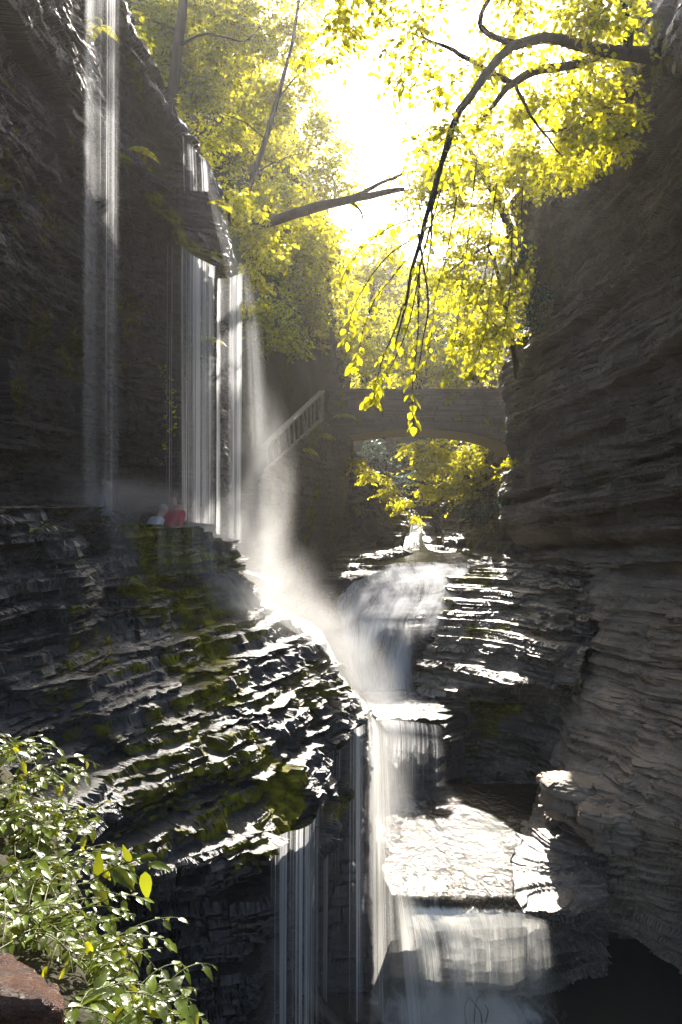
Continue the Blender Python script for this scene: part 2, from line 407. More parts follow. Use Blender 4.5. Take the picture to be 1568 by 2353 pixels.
# mossy promontory below the falls: rows back to front
colsP = [
    # far left
    [(-700, 1250, 5.2), (-700, 1150, 5.0), (-700, 1450, 4.8), (-700, 1560, 4.6), (-700, 1650, 4.4), (-700, 1750, 4.2), (-700, 1900, 4.0), (-700, 2050, 3.8), (-700, 2250, 3.6), (-700, 2500, 3.8), (-700, 3400, 3.9)],
    [(-150, 1270, 9.0), (-150, 1140, 8.0), (-150, 1400, 7.6), (-150, 1480, 7.3), (-150, 1560, 6.9), (-150, 1640, 6.5), (-150, 1760, 6.0), (-150, 1900, 5.6), (-150, 2100, 5.2), (-150, 2300, 5.6), (-150, 3100, 5.6)],
    [(60, 1270, 10.4), (60, 1143, 9.3), (60, 1390, 8.8), (60, 1480, 8.4), (60, 1560, 8.0), (60, 1650, 7.5), (60, 1760, 7.0), (60, 1880, 6.5), (80, 2020, 6.0), (90, 2150, 6.6), (100, 2900, 6.8)],
    [(170, 1270, 11.6), (165, 1146, 9.9), (172, 1335, 9.5), (172, 1460, 9.1), (180, 1545, 8.6), (170, 1650, 8.0), (165, 1755, 7.5), (165, 1870, 7.0), (170, 1990, 6.6), (175, 2100, 7.4), (180, 2900, 7.5)],
    [(212, 1270, 12.6), (210, 1150, 11.2), (212, 1350, 10.8), (235, 1430, 10.1), (245, 1540, 9.2), (250, 1640, 8.6), (260, 1750, 8.0), (260, 1860, 7.5), (255, 1960, 7.2), (262, 2060, 8.3), (280, 2850, 8.3)],
    [(320, 1290, 13.6), (320, 1172, 12.0), (328, 1320, 11.4), (372, 1410, 10.8), (420, 1520, 10.0), (440, 1610, 9.4), (450, 1720, 8.8), (460, 1830, 8.3), (440, 1965, 7.7), (440, 2070, 8.6), (420, 2850, 8.4)],
    [(430, 1305, 14.2), (430, 1194, 12.8), (430, 1315, 12.3), (500, 1398, 11.8), (580, 1480, 11.2), (620, 1580, 10.4), (640, 1690, 9.8), (640, 1790, 9.2), (620, 1912, 8.3), (600, 2060, 8.9), (540, 2650, 8.6)],
    [(512, 1320, 14.8), (514, 1206, 13.3), (540, 1310, 13.0), (620, 1392, 12.9), (733, 1453, 12.8), (775, 1545, 12.6), (852, 1640, 12.6), (752, 1725, 11.2), (728, 1868, 9.2), (660, 1990, 9.8), (600, 2600, 10.2)],
    [(525, 1340, 16), (530, 1260, 15), (560, 1350, 15), (640, 1430, 15), (745, 1510, 15), (788, 1600, 14.6), (845, 1690, 14.4), (800, 1800, 13.4), (745, 1900, 12.4), (690, 2050, 12.2), (650, 2600, 12.2)],
]
def moss_prom(P, N, seed):
    x, y, z = P[..., 0], P[..., 1], P[..., 2]
    X = 784 + F * x / y; Yq = 1176.5 - F * (z - CZ) / y
    n = fbm(x * 1.0, y * 1.0, z * 1.2, seed + 90, 4)
    steep = 1 - np.abs(N[..., 2])
    m = sstep(.47, .6, n) * (.3 + .8 * steep)
    # the greenest ridges: right half and the step below the wet wall
    r1 = np.exp(-((X - np.interp(Yq, [1320, 1450, 1600, 1750, 1900], [350, 450, 510, 640, 700])) / 60.) ** 2)
    m = m + .55 * r1 * sstep(.38, .58, fbm(x * 2, y * 2, z * 2, seed + 3, 3)) + .10 * sstep(1340, 1200, Yq) * sstep(.45, .6, n) 
    return np.clip(m * sstep(-200, 250, X - (Yq - 1300) * .2) * sstep(2080, 1930, Yq), 0, 1)
prom, PP = rock('ledge_rock', [list(r) for r in zip(*colsP)], 700, 1150, 211, M['wet'], coarse=(.22, .5), fine=(.06, .15), Ac=.38, Af=.20, terr=1.0, dip=(.03, -.05), big=.16, blur=6, rough=.035, mossfun=moss_prom, block=(.35, 1.1), warp=.08, plates=(.02, .05, .10, .08, .3), grit=.014, riser=.16)

# inner bank of the lower channel, below the tip of the promontory
netI = [
    [(560, 1560, 13.5), (700, 1600, 13.6), (800, 1640, 14), (856, 1660, 14.6), (850, 1640, 18)],
    [(560, 1750, 13.2), (700, 1780, 13.4), (810, 1790, 13.8), (862, 1800, 14.6), (858, 1760, 18)],
    [(560, 1950, 13), (700, 1950, 13.2), (830, 1930, 13.6), (872, 1920, 14.4), (878, 1850, 17)],
    [(560, 2100, 12.8), (700, 2100, 13), (850, 2040, 13.2), (960, 2035, 13.6), (935, 1990, 16)],
    [(560, 2200, 12.8), (700, 2200, 12.9), (840, 2130, 13.0), (910, 2160, 13.4), (950, 2100, 15)],
    [(560, 2330, 12.6), (700, 2330, 12.7), (850, 2280, 12.7), (930, 2290, 13), (950, 2300, 14)],
    [(560, 2600, 12.6), (700, 2600, 12.6), (860, 2600, 12.6), (930, 2600, 13), (950, 2600, 14)],
]
rock('channel_bank', netI, 260, 420, 311, M['dark'], coarse=(.4, .9), fine=(.1, .3), Ac=.25, Af=.1, terr=.5, big=.15, blur=4, rough=.03, mossfun=moss_basic(0, .5))

# right wall: columns far to near
colsR = [
    [(1260, 420, 40), (1250, 485, 38), (1250, 600, 36), (1260, 650, 36), (1240, 850, 36), (1240, 1040, 36), (1230, 1212, 34), (1270, 1245, 34), (1290, 1335, 30), (1320, 1480, 26), (1300, 1720, 23), (1290, 1830, 21), (1300, 1930, 20), (1330, 2060, 20), (1330, 2600, 20)],
    [(1200, 440, 28), (1186, 485, 26), (1200, 600, 26), (1214, 650, 26), (1158, 850, 26.5), (1174, 1040, 26.5), (1150, 1212, 25.5), (1215, 1245, 27.5), (1260, 1335, 25), (1300, 1480, 21), (1275, 1720, 18.5), (1245, 1830, 17), (1262, 1930, 15.8), (1310, 2060, 15.5), (1310, 2600, 14)],
    [(1290, 330, 24), (1300, 388, 20), (1330, 550, 20.3), (1340, 700, 20.8), (1300, 880, 21), (1300, 1080, 21), (1290, 1216, 21), (1310, 1245, 23.4), (1345, 1400, 18.5), (1335, 1560, 17.5), (1295, 1740, 16.3), (1258, 1830, 15.3), (1322, 1960, 14.6), (1352, 2060, 15), (1352, 2600, 14)],
    [(1440, 120, 21), (1470, 242, 16.3), (1480, 480, 16.8), (1490, 700, 17.5), (1470, 930, 17.8), (1470, 1120, 17.8), (1430, 1216, 18.3), (1420, 1246, 20.2), (1440, 1400, 17), (1440, 1560, 16), (1420, 1740, 15.2), (1400, 1850, 14.3), (1400, 1960, 13.8), (1430, 2060, 14.8), (1430, 2600, 14)],
    [(1590, 60, 17), (1600, 180, 13.5), (1610, 420, 14), (1620, 700, 14.8), (1620, 950, 15), (1620, 1150, 15), (1620, 1212, 15.5), (1610, 1246, 16.6), (1620, 1400, 14), (1620, 1560, 13.3), (1620, 1740, 12.8), (1620, 1850, 12.2), (1620, 1950, 12.3), (1620, 2060, 13.5), (1620, 2600, 12.6)],
    [(1950, -200, 14), (1950, 0, 10.5), (1950, 350, 11), (1950, 700, 11.5), (1950, 1000, 11.5), (1950, 1180, 11.5), (1950, 1230, 11.5), (1950, 1260, 11), (1950, 1450, 10.5), (1950, 1600, 10.2), (1950, 1760, 10), (1950, 1880, 9.8), (1950, 2000, 9.8), (1950, 2150, 10), (1950, 2800, 10)],
    [(3600, -1500, 5), (3600, -1000, 4.2), (3600, -200, 4.3), (3600, 500, 4.4), (3600, 1000, 4.4), (3600, 1190, 4.4), (3600, 1250, 4.4), (3600, 1300, 4.2), (3600, 1700, 4), (3600, 2000, 4), (3600, 2300, 3.9), (3600, 2600, 3.9), (3600, 2900, 3.9), (3600, 3200, 4), (3600, 4800, 4)],
]
def moss_right(P, N, seed):
    x, y, z = P[..., 0], P[..., 1], P[..., 2]
    return .45 * sstep(.58, .76, fbm(x * .8, y * .8, z * .8, seed + 90, 4)) * sstep(7, 10, z)
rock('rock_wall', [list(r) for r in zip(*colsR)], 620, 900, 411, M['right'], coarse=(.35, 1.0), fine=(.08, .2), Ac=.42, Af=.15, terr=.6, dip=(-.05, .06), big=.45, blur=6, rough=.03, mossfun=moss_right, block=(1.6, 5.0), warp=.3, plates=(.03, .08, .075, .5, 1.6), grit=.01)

# rock bluff above the brow on the right
netU = [
    [(1500, -900, 20), (1520, -900, 17), (1800, -900, 13), (2600, -900, 9)],
    [(1480, -300, 20), (1490, -250, 17), (1700, -300, 13), (2600, -500, 8)],
    [(1452, 20, 20), (1458, 20, 16.5), (1600, -40, 13), (2600, -300, 8)],
    [(1425, 100, 20), (1436, 95, 16.5), (1600, 70, 13), (2600, -150, 8)],
    [(1400, 185, 20), (1412, 185, 16.6), (1600, 130, 13.2), (2600, -50, 8.2)],
    [(1420, 225, 20), (1430, 222, 17), (1600, 165, 14), (2600, 50, 9)],
    [(1470, 260, 20), (1475, 260, 18), (1620, 230, 15), (2600, 200, 9.5)],
]
rock('bluff', netU, 220, 300, 451, M['dark'], coarse=(.6, 1.4), fine=(.15, .4), Ac=.3, Af=.12, terr=.5, big=.3, blur=4, rough=.05, mossfun=moss_basic(0, .6))

# layered slabs stepping down to the cascade
colsS = [
    [(1040, 1322, 25), (1000, 1410, 23.5), (985, 1465, 22.5), (970, 1535, 21.6), (950, 1612, 20.8), (985, 1660, 21), (990, 1850, 20.5)],
    [(1058, 1316, 24.5), (1025, 1400, 22.3), (1005, 1460, 21.3), (988, 1530, 20.6), (962, 1608, 19.8), (1000, 1662, 20), (1005, 1860, 19)],
    [(1150, 1283, 25), (1150, 1388, 22), (1120, 1450, 20.8), (1090, 1512, 20), (1082, 1572, 19.2), (1092, 1640, 20.4), (1100, 1860, 19.4)],
    [(1250, 1288, 23), (1260, 1380, 20.5), (1250, 1440, 19.5), (1240, 1500, 18.7), (1232, 1552, 18), (1240, 1605, 19.3), (1250, 1860, 18)],
    [(1350, 1296, 20), (1370, 1388, 18.5), (1362, 1448, 18), (1350, 1508, 17.5), (1342, 1560, 17), (1335, 1605, 18), (1330, 1860, 16.5)],
]
def moss_slab(P, N, seed):
    x, y, z = P[..., 0], P[..., 1], P[..., 2]
    return .6 * sstep(.5, .68, fbm(x * 1.2, y * 1.2, z * 1.5, seed + 90, 4))
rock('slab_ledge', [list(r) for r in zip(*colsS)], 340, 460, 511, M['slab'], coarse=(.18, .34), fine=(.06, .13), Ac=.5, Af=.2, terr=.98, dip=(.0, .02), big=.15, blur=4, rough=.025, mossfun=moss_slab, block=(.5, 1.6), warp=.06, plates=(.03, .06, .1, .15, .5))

# low shelf on the right bank of the lower pool
netB = [
    [(1170, 1800, 18.4), (1260, 1785, 18), (1340, 1780, 17), (1440, 1820, 16)],
    [(1160, 1905, 15.55), (1225, 1886, 15.35), (1320, 1875, 15), (1420, 1875, 14.8)],
    [(1120, 1972, 14.15), (1210, 1955, 14.2), (1310, 1945, 14.1), (1400, 1945, 13.9)],
    [(1130, 2040, 13.0), (1200, 2040, 13.1), (1300, 2045, 13.2), (1400, 2040, 13.4)],
    [(1160, 2068, 12.6), (1210, 2080, 12.5), (1310, 2095, 12.5), (1400, 2095, 12.9)],
    [(1190, 2090, 12.8), (1250, 2110, 12.8), (1310, 2125, 13.0), (1400, 2125, 13.3)],
    [(1190, 2400, 12.7), (1250, 2400, 12.7), (1310, 2400, 13.0), (1400, 2400, 13.2)],
]
rock('shelf_rock', netB, 280, 300, 551, M['slab'], coarse=(.1, .2), fine=(.03, .07), Ac=.12, Af=.16, terr=.9, dip=(.02, .03), big=.02, blur=4, rough=.03, block=(.3, .9), warp=.015, plates=(.015, .035, .08, .12, .4), grit=.01)
# rock the lower fall pours over
netB2 = [
    [(870, 1880, 15.8), (950, 1880, 15.8), (1080, 1880, 15.8), (1200, 1880, 15.8)],
    [(880, 1985, 14.1), (960, 1985, 14.1), (1080, 1985, 14.1), (1200, 1985, 14.1)],
    [(905, 2075, 12.9), (980, 2085, 12.7), (1080, 2090, 12.6), (1220, 2090, 12.6)],
    [(935, 2120, 12.6), (1000, 2130, 12.5), (1080, 2125, 12.4), (1230, 2125, 12.4)],
    [(950, 2150, 13.1), (1000, 2160, 13), (1080, 2160, 12.9), (1240, 2160, 12.9)],
    [(950, 2400, 12.9), (1000, 2400, 12.8), (1080, 2400, 12.8), (1240, 2400, 12.8)],
]
rock('shelf_rock', netB2, 220, 240, 571, M['slab'], coarse=(.12, .25), fine=(.05, .1), Ac=.25, Af=.12, terr=.7, big=.06, blur=3, rough=.02, warp=.04)
# bed under the upper cascade and the middle fall
netC = [
    [(762, 1392, 25.5), (815, 1350, 27), (900, 1308, 27), (1000, 1304, 27), (1090, 1302, 27.5)],
    [(768, 1405, 24.2), (822, 1374, 24.4), (900, 1356, 24.6), (1000, 1356, 24.4), (1075, 1356, 24.2)],
    [(776, 1448, 22.6), (832, 1434, 22.2), (900, 1432, 21.9), (980, 1440, 21.8), (1030, 1440, 22.2)],
    [(785, 1510, 21.8), (850, 1525, 21.2), (915, 1530, 21.3), (980, 1520, 21.9), (1000, 1530, 22.3)],
    [(820, 1600, 21.4), (870, 1602, 20.9), (930, 1602, 20.9), (980, 1602, 21.4), (1000, 1602, 21.8)],
    [(840, 1640, 19), (900, 1640, 19), (960, 1640, 19), (1030, 1640, 19), (1080, 1640, 19.4)],
    [(850, 1690, 18), (900, 1690, 18), (960, 1690, 18), (1010, 1690, 18), (1070, 1690, 18.4)],
    [(860, 1880, 17.8), (900, 1880, 17.8), (960, 1880, 17.8), (1010, 1880, 17.8), (1070, 1880, 18)],
]
rock('stream_bed', netC, 220, 320, 591, M['dark'], coarse=(.25, .5), fine=(.08, .16), Ac=.14, Af=.07, terr=.8, big=.06, blur=4, rough=.02, warp=.06)

# gorge beyond the bridge
netFL = [
    [(740, 900, 48), (800, 1020, 42), (880, 1090, 46), (945, 1165, 52), (975, 1200, 56), (960, 1205, 64)],
    [(740, 1010, 43), (790, 1075, 42.5), (870, 1140, 44), (935, 1185, 46), (962, 1205, 50), (960, 1210, 64)],
    [(740, 1130, 42.5), (785, 1130, 42.5), (865, 1180, 43), (930, 1215, 44), (955, 1225, 47), (960, 1225, 64)],
    [(740, 1230, 42.5), (780, 1230, 42.5), (860, 1240, 42.5), (925, 1250, 42), (950, 1255, 45), (960, 1250, 64)],
    [(740, 1345, 31), (780, 1345, 31), (860, 1325, 34), (920, 1305, 36), (955, 1290, 40), (960, 1280, 64)],
    [(740, 1420, 31), (780, 1420, 31), (860, 1400, 34), (920, 1380, 36), (955, 1360, 40), (960, 1340, 64)],
]
rock('gorge_wall', netFL, 200, 200, 611, M['dark'], coarse=(.5, 1.1), fine=(.15, .4), Ac=.4, Af=.15, terr=.6, big=.4, blur=3, rough=.05, mossfun=moss_basic(0, .8))
netFR = [
    [(975, 1165, 60), (1000, 1120, 52), (1100, 1040, 46), (1200, 980, 40), (1300, 940, 36)],
    [(985, 1190, 58), (1010, 1165, 50), (1090, 1115, 45), (1190, 1100, 41), (1300, 1100, 38)],
    [(990, 1210, 56), (1012, 1200, 48), (1090, 1185, 44), (1190, 1180, 40), (1300, 1180, 37)],
    [(1000, 1250, 54), (1020, 1255, 44), (1090, 1245, 40), (1190, 1240, 37), (1300, 1240, 34)],
    [(1005, 1272, 50), (1030, 1310, 34), (1075, 1325, 30), (1190, 1330, 28), (1300, 1340, 27)],
    [(1005, 1330, 50), (1030, 1370, 34), (1075, 1400, 30), (1190, 1420, 28), (1300, 1420, 27)],
]
rock('gorge_wall', netFR, 200, 180, 631, M['dark'], coarse=(.5, 1.1), fine=(.15, .4), Ac=.4, Af=.15, terr=.6, big=.4, blur=3, rough=.05, mossfun=moss_basic(.1, .8))
# stepped ledges carrying the distant stream
netFS = [
    [(925, 1195, 62), (950, 1195, 62), (975, 1195, 62), (1010, 1195, 62)],
    [(925, 1235, 50), (950, 1235, 50), (985, 1235, 50), (1010, 1225, 52)],
    [(905, 1268, 42), (950, 1266, 42), (1000, 1266, 42), (1030, 1262, 44)],
    [(900, 1290, 39), (960, 1295, 38), (1010, 1298, 38), (1040, 1296, 40)],
    [(880, 1320, 34), (960, 1318, 34), (1030, 1318, 34), (1080, 1318, 35)],
]
rock('stream_bed', netFS, 120, 160, 651, M['slab'], coarse=(.25, .5), fine=(.1, .2), Ac=.6, Af=.3, terr=1.0, big=.2, blur=2, rough=.04, warp=.05)

# wooded slopes and the valley floor
def hill(net, nu, nv, seed, big=.8):
    P = loft(net, nu, nv, 4); N = normals(P)
    P = P + N * (big * (fbm(P[..., 0] * .35, P[..., 1] * .35, P[..., 2] * .35, seed, 5) - .5) * 2)[..., None]
    m = sstep(.4, .6, fbm(P[..., 0] * .6, P[..., 1] * .6, P[..., 2] * .6, seed + 9, 3))
    o = link('hill', np_mesh('hill', P.reshape(-1, 3), grid_faces(nv, nu), True, {'moss': m.ravel()}), M['soil']); o['kind'] = 'structure'
    return P
HL = hill([[(100, -400, 54), (300, -400, 46), (420, -350, 46), (520, -300, 54), (520, -300, 80)],
      [(150, -100, 44), (300, -60, 40), (480, -20, 43), (560, 0, 50), (560, 20, 80)],
      [(250, 200, 37), (400, 210, 36), (560, 215, 39), (650, 225, 47), (650, 240, 80)],
      [(350, 500, 32), (540, 510, 33), (670, 505, 36), (765, 515, 42), (765, 540, 80)],
      [(430, 710, 27), (600, 715, 30), (700, 735, 34), (790, 745, 40), (790, 760, 80)],
      [(430, 900, 25), (600, 900, 28.5), (700, 900, 34), (800, 900, 41), (800, 900, 80)],
      [(430, 1400, 25), (600, 1400, 28), (700, 1400, 34), (770, 1400, 42), (790, 1400, 80)]], 160, 220, 711)
HR = hill([[(1200, 480, 85), (1260, 450, 60), (1380, 350, 45), (1500, 200, 38), (2200, -200, 25)],
      [(1120, 620, 85), (1160, 620, 60), (1290, 540, 42), (1440, 330, 31), (2000, 0, 20)],
      [(1060, 860, 84), (1110, 880, 56), (1240, 760, 38), (1420, 500, 28), (2000, 200, 17.5)],
      [(1000, 1080, 84), (1060, 1080, 52), (1220, 1010, 38), (1420, 900, 31), (2000, 700, 22)],
      [(980, 1260, 84), (1040, 1200, 50), (1220, 1200, 38), (1420, 1200, 33), (2000, 1200, 26)]], 140, 140, 731)
hill([[(500, 560, 105), (780, 600, 104), (900, 610, 102), (1050, 590, 102), (1400, 560, 105)],
      [(500, 760, 94), (780, 800, 92), (900, 830, 88), (1050, 800, 90), (1400, 760, 94)],
      [(500, 1150, 82), (780, 1180, 80), (950, 1195, 76), (1050, 1190, 78), (1400, 1100, 82)],
      [(500, 1400, 80), (780, 1400, 78), (950, 1400, 74), (1050, 1400, 76), (1400, 1400, 80)]], 90, 90, 751, 2.0)
V = np.array([[-70, -12, -1.6], [70, -12, -1.6], [70, 112, -1.6], [-70, 112, -1.6]], float)
o = link('ground', np_mesh('ground', V, np.array([[0, 1, 2, 3]])), M['soil']); o['kind'] = 'structure'
# trail on the near side where the viewer stands
netT = [[(-3600, 6000, .8), (-300, 6000, .8), (200, 6000, .8)], [(-2600, 3000, 1.4), (-1400, 3000, 1.5), (-900, 3000, 1.5)]]
#@@END2
# ------------------------------------------------------------------ water
def QZ(X, Y, z):
    """point of the level z (relative to the eye) seen at photo position X, Y"""
    return (X, Y, F * -z / (Y - 1176.5))

def pool(name, net, nu, nv, foam, mat, amp=.02, seed=0, ragged=.0):
    P = loft(net, nu, nv, 3)
    if ragged:      # uneven lip and right-hand shore
        a, b = np.linspace(0, 1, nu)[None], np.linspace(0, 1, nv)[:, None]
        P[..., 0] += ragged * a ** 4 * 2 * (fbm(b * 9, b * 0, b * 0, seed + 3, 4) - .5) * (1 + 0 * P[..., 0])
        P[..., 1] += ragged * b ** 5 * 2 * (fbm(a * 8, a * 0, a * 0, seed + 8, 4) - .5) * (1 + 0 * P[..., 0])
    x, y, z = P[..., 0], P[..., 1], P[..., 2]
    P[..., 2] += amp * (fbm(x * 2.2, y * 2.2, z, seed, 4) - .5) * 2
    X = 784 + F * x / y; Yq = 1176.5 - F * (z - CZ) / y
    o = link(name, np_mesh(name, P.reshape(-1, 3), grid_faces(nv, nu), True, {'foam': foam(X, Yq, x, y).ravel()}), mat)
    o['kind'] = 'structure'; return o

M['pool'] = mat_pool('stream_water')
M['pool_dark'] = mat_pool('still_water', deep=(.05, .045, .035), wave=6, bump=.22)
# lowest pool
zl = -9.0
netp = [[(x, 1176.5 + 9.0 * F / d, d) for x in (300, 700, 1000, 1300, 1700)] for d in (4, 8, 11, 12.4, 14.5)]
pool('water', netp, 160, 160, lambda X, Y, x, y: .95 * np.exp(-((X - 1060) / 170) ** 2 - ((y - 12.2) / .6) ** 2) + .3 * np.exp(-((X - 1060) / 300) ** 2), M['pool_dark'], .015, 1)
# shelf water that runs bright across the lower shelf
netp = [[QZ(850, 1800, -7.08), QZ(960, 1800, -7.08), QZ(1100, 1800, -7.08), QZ(1290, 1800, -7.08)],
        [QZ(850, 1900, -7.08), QZ(950, 1900, -7.08), QZ(1080, 1900, -7.08), QZ(1230, 1890, -7.08)],
        [QZ(868, 1985, -7.08), QZ(950, 1985, -7.08), QZ(1080, 1985, -7.08), QZ(1180, 1975, -7.08)],
        [QZ(900, 2060, -7.09), QZ(980, 2060, -7.09), QZ(1070, 2060, -7.09), QZ(1180, 2060, -7.09)],
        [(932, 2104, 12.5), (1000, 2112, 12.35), (1080, 2108, 12.28), (1215, 2104, 12.3)],
        [(935, 2135, 12.42), (1000, 2140, 12.28), (1080, 2138, 12.2), (1225, 2135, 12.22)]]
pool('water', netp, 220, 260, lambda X, Y, x, y: .7 * sstep(2078, 2100, Y) + .75 * np.exp(-((X - 900) / 110) ** 2 - ((Y - 1850) / 60) ** 2) + .40 * sstep(1900, 2030, Y) * sstep(1230, 1020, X + (Y - 1960) * .3), M['pool'], .03, 2, .10)
# ledge pool between the upper cascade and the middle fall
netp = [[QZ(830, 1588, -5.42), QZ(880, 1588, -5.42), QZ(960, 1588, -5.42), QZ(985, 1590, -5.42)],
        [QZ(845, 1620, -5.42), QZ(900, 1620, -5.42), QZ(970, 1620, -5.42), QZ(1010, 1625, -5.42)],
        [QZ(850, 1648, -5.43), QZ(900, 1650, -5.43), QZ(970, 1652, -5.43), QZ(1030, 1650, -5.43)]]
pool('water', netp, 120, 100, lambda X, Y, x, y: .5 + .3 * np.exp(-((X - 880) / 60) ** 2), M['pool'], .03, 3, .45)
# stream above the cascade, under the bridge
netp = [[QZ(960, 1270, -2.1), QZ(1010, 1270, -2.1), QZ(1060, 1270, -2.1)],
        [QZ(900, 1288, -2.1), QZ(980, 1288, -2.1), QZ(1080, 1288, -2.1)],
        [QZ(800, 1299, -2.12), QZ(940, 1299, -2.12), QZ(1100, 1299, -2.12)]]
pool('water', netp, 140, 120, lambda X, Y, x, y: .35 * sstep(900, 960, X) + .1, M['pool'], .02, 4, .2)
# stream far beyond the bridge
netp = [[QZ(945, 1205, -1.0), QZ(960, 1205, -1.0), QZ(972, 1205, -1.0)], [QZ(935, 1222, -1.3), QZ(955, 1222, -1.3), QZ(972, 1222, -1.3)],
        [(930, 1240, 44), (950, 1240, 44), (972, 1240, 44)], [(925, 1264, 41), (950, 1264, 41), (985, 1264, 41)], [(950, 1272, 38), (980, 1272, 38), (1030, 1272, 38)], [(960, 1276, 37.5), (985, 1276, 37.5), (1028, 1276, 37.5)]]
pool('water', netp, 60, 80, lambda X, Y, x, y: .62 + X * 0, M['pool'], .02, 5)

def fall_sheet(name, top, bot, nu, nv, mat, parent, env=None, out=.0, wob=.05, seed=0, drape=1.0, fe=.1):
    """sheet of falling water between two lines; env(s, t) in 0..1 thins it"""
    T = smooth_path([Q(*p) for p in top], nu); B = smooth_path([Q(*p) for p in bot], nu)
    t = np.linspace(0, 1, nv)[:, None, None]; s = np.linspace(0, 1, nu)
    P = T[None] * (1 - t) + B[None] * t
    # a free fall leaves the lip outwards, then drops
    xy = T[None] + (B - T)[None] * np.sqrt(t) ** drape
    P[..., :2] = xy[..., :2]
    L = np.concatenate([[0], np.cumsum(np.linalg.norm(np.diff(.5 * (T + B), axis=0), axis=1))])
    P[..., 1] -= out * np.sin(np.pi * np.minimum(t[..., 0] ** .6, .5)); P[..., 2] += out * .35 * np.sin(np.pi * np.clip(t[..., 0] * 2.2, 0, 1))
    uu = np.broadcast_to(L[None], P.shape[:2]); vv = np.linalg.norm(P - P[:1], axis=2)
    P[..., 1] += wob * (fbm(uu * 3.1, vv * .06, uu * 0, seed, 3) - .5) * 2
    P[..., 0] += wob * .4 * (fbm(uu * 3.1, vv * .06, uu * 0 + 7, seed, 2) - .5)
    tt, ss = np.broadcast_to(t[..., 0], P.shape[:2]), np.broadcast_to(s[None], P.shape[:2])
    e = sstep(0, fe, ss) * sstep(1, 1 - fe, ss)
    if env is not None: e = e * env(ss, tt)
    uv = np.stack([uu + seed * 3.7, vv + seed], -1).reshape(-1, 2)
    return link(name, np_mesh(name, P.reshape(-1, 3), grid_faces(nv, nu), True, {'env': np.clip(e, 0, 1).ravel()}, uv), mat, parent)

M['thin'] = mat_fall('thin_strands', 30, .05, .47, .60, .85, film=.06)
M['veil'] = mat_fall('fine_veil', 26, .07, .44, .70, .34, film=.09)
M['curtain'] = mat_fall('white_curtain', 26, .06, .42, .58, .85, film=.14)
M['drips'] = mat_fall('drips', 24, .05, .50, .62, .75, film=.03)
M['spray'] = mat_fall('spray', 9, .25, .30, .75, .42, film=.2)
M['cascade'] = mat_fall('silky_cascade', 7, .7, .32, .54, .8, film=.55)
M['fringe'] = mat_fall('fine_fringe', 24, .05, .44, .56, .8, film=.05)
M['murky'] = mat_fall('murky_fall', 17, .14, .36, .58, .75, (.88, .87, .83), film=.30)

w = empty('waterfall', Q(230, 1140, 12.2), 'tall thin waterfall of fine strands dropping down the dark cliff at far left', 'waterfall')
for k, (dd, x0, x1, mt) in enumerate(((0, 188, 272, 'thin'), (.12, 192, 268, 'veil'), (.25, 196, 276, 'thin'), (.4, 186, 262, 'veil'))):
    fall_sheet('water_strands', [(x0 + 8, -260, 11.2 + dd), ((x0 + x1) / 2 + 8, -240, 11.25 + dd), (x1 + 8, -230, 11.3 + dd)], [(x0, 1160, 11.2 + dd), ((x0 + x1) / 2, 1165, 11.25 + dd), (x1, 1168, 11.3 + dd)], 110, 70, M[mt], w, lambda s, t: (1 - .25 * t) * (.9 + .1 * np.cos((s - .4) * 7)), 0, .04, 3 + k)
w = empty('waterfall', Q(455, 1185, 14.2), 'waterfall of separate thin strands under the mossy ledge, left of the brightest curtain', 'waterfall')
for k, dd in enumerate((0, .2)):
    fall_sheet('water_strands', [(415, 560, 14.3 + dd), (440, 585, 14.25 + dd), (500, 615, 14.3 + dd)], [(413, 1196, 14.1 + dd), (440, 1200, 14.05 + dd), (500, 1205, 14.1 + dd)], 100, 60, M['thin'], w, lambda s, t: .55 + .45 * sstep(0, .3, s), .05, .04, 11 + k)
fall_sheet('water_strands', [(408, 296, 15.5), (440, 335, 15.5), (476, 372, 15.4)], [(412, 440, 15.1), (445, 440, 15.1), (484, 440, 15.0)], 50, 20, M['thin'], w, None, .02, .03, 14)
fall_sheet('water_strands', [(376, 560, 14.9), (395, 565, 14.8), (418, 570, 14.6)], [(374, 1180, 14.6), (392, 1186, 14.6), (416, 1190, 14.4)], 40, 50, M['drips'], w, None, .0, .04, 15)
w = empty('waterfall', Q(530, 1205, 14.1), 'bright white curtain waterfall, the widest and brightest on the left cliff', 'waterfall')
for k, dd in enumerate((0, .15, .3)):
    fall_sheet('water_curtain', [(499, 640, 14.35 + dd), (525, 640, 14.3 + dd), (560, 625, 14.5 + dd)], [(496, 1225, 14.05 + dd), (525, 1235, 14.0 + dd), (558, 1250, 14.1 + dd)], 90, 60, M['curtain'], w, lambda s, t: (.68 + .32 * np.sin(s * 9 + 1.0)) , .06, .05, 21 + k)
fall_sheet('lip_flow', [(462, 372, 15.9), (480, 380, 15.8), (486, 385, 16.0)], [(522, 640, 14.4), (552, 640, 14.4), (566, 640, 14.6)], 40, 50, M['spray'], w, lambda s, t: .5 + .5 * s, .0, .08, 25, 2.0)
w = empty('waterfall', Q(610, 1390, 13.6), 'soft veil of spray falling beside the bright curtain in front of the stone wall', 'waterfall')
for k, dd in enumerate((0, .3, .6)):
    fall_sheet('spray_veil', [(548, 560, 14.3 + dd), (562, 600, 14.3 + dd), (580, 660, 14.4 + dd)], [(550, 1330, 13.3 + dd), (610, 1400, 13.2 + dd), (668, 1425, 13.4 + dd)], 90, 70, M['veil'], w, lambda s, t: (.95 - .5 * s) * sstep(0, .25, t + .1), 0, .06, 31 + k, 1.2, fe=.42)
w = empty('waterfall', Q(470, 1330, 11.9), 'thin trickles running down the mossy stepped wall below the trail', 'waterfall')
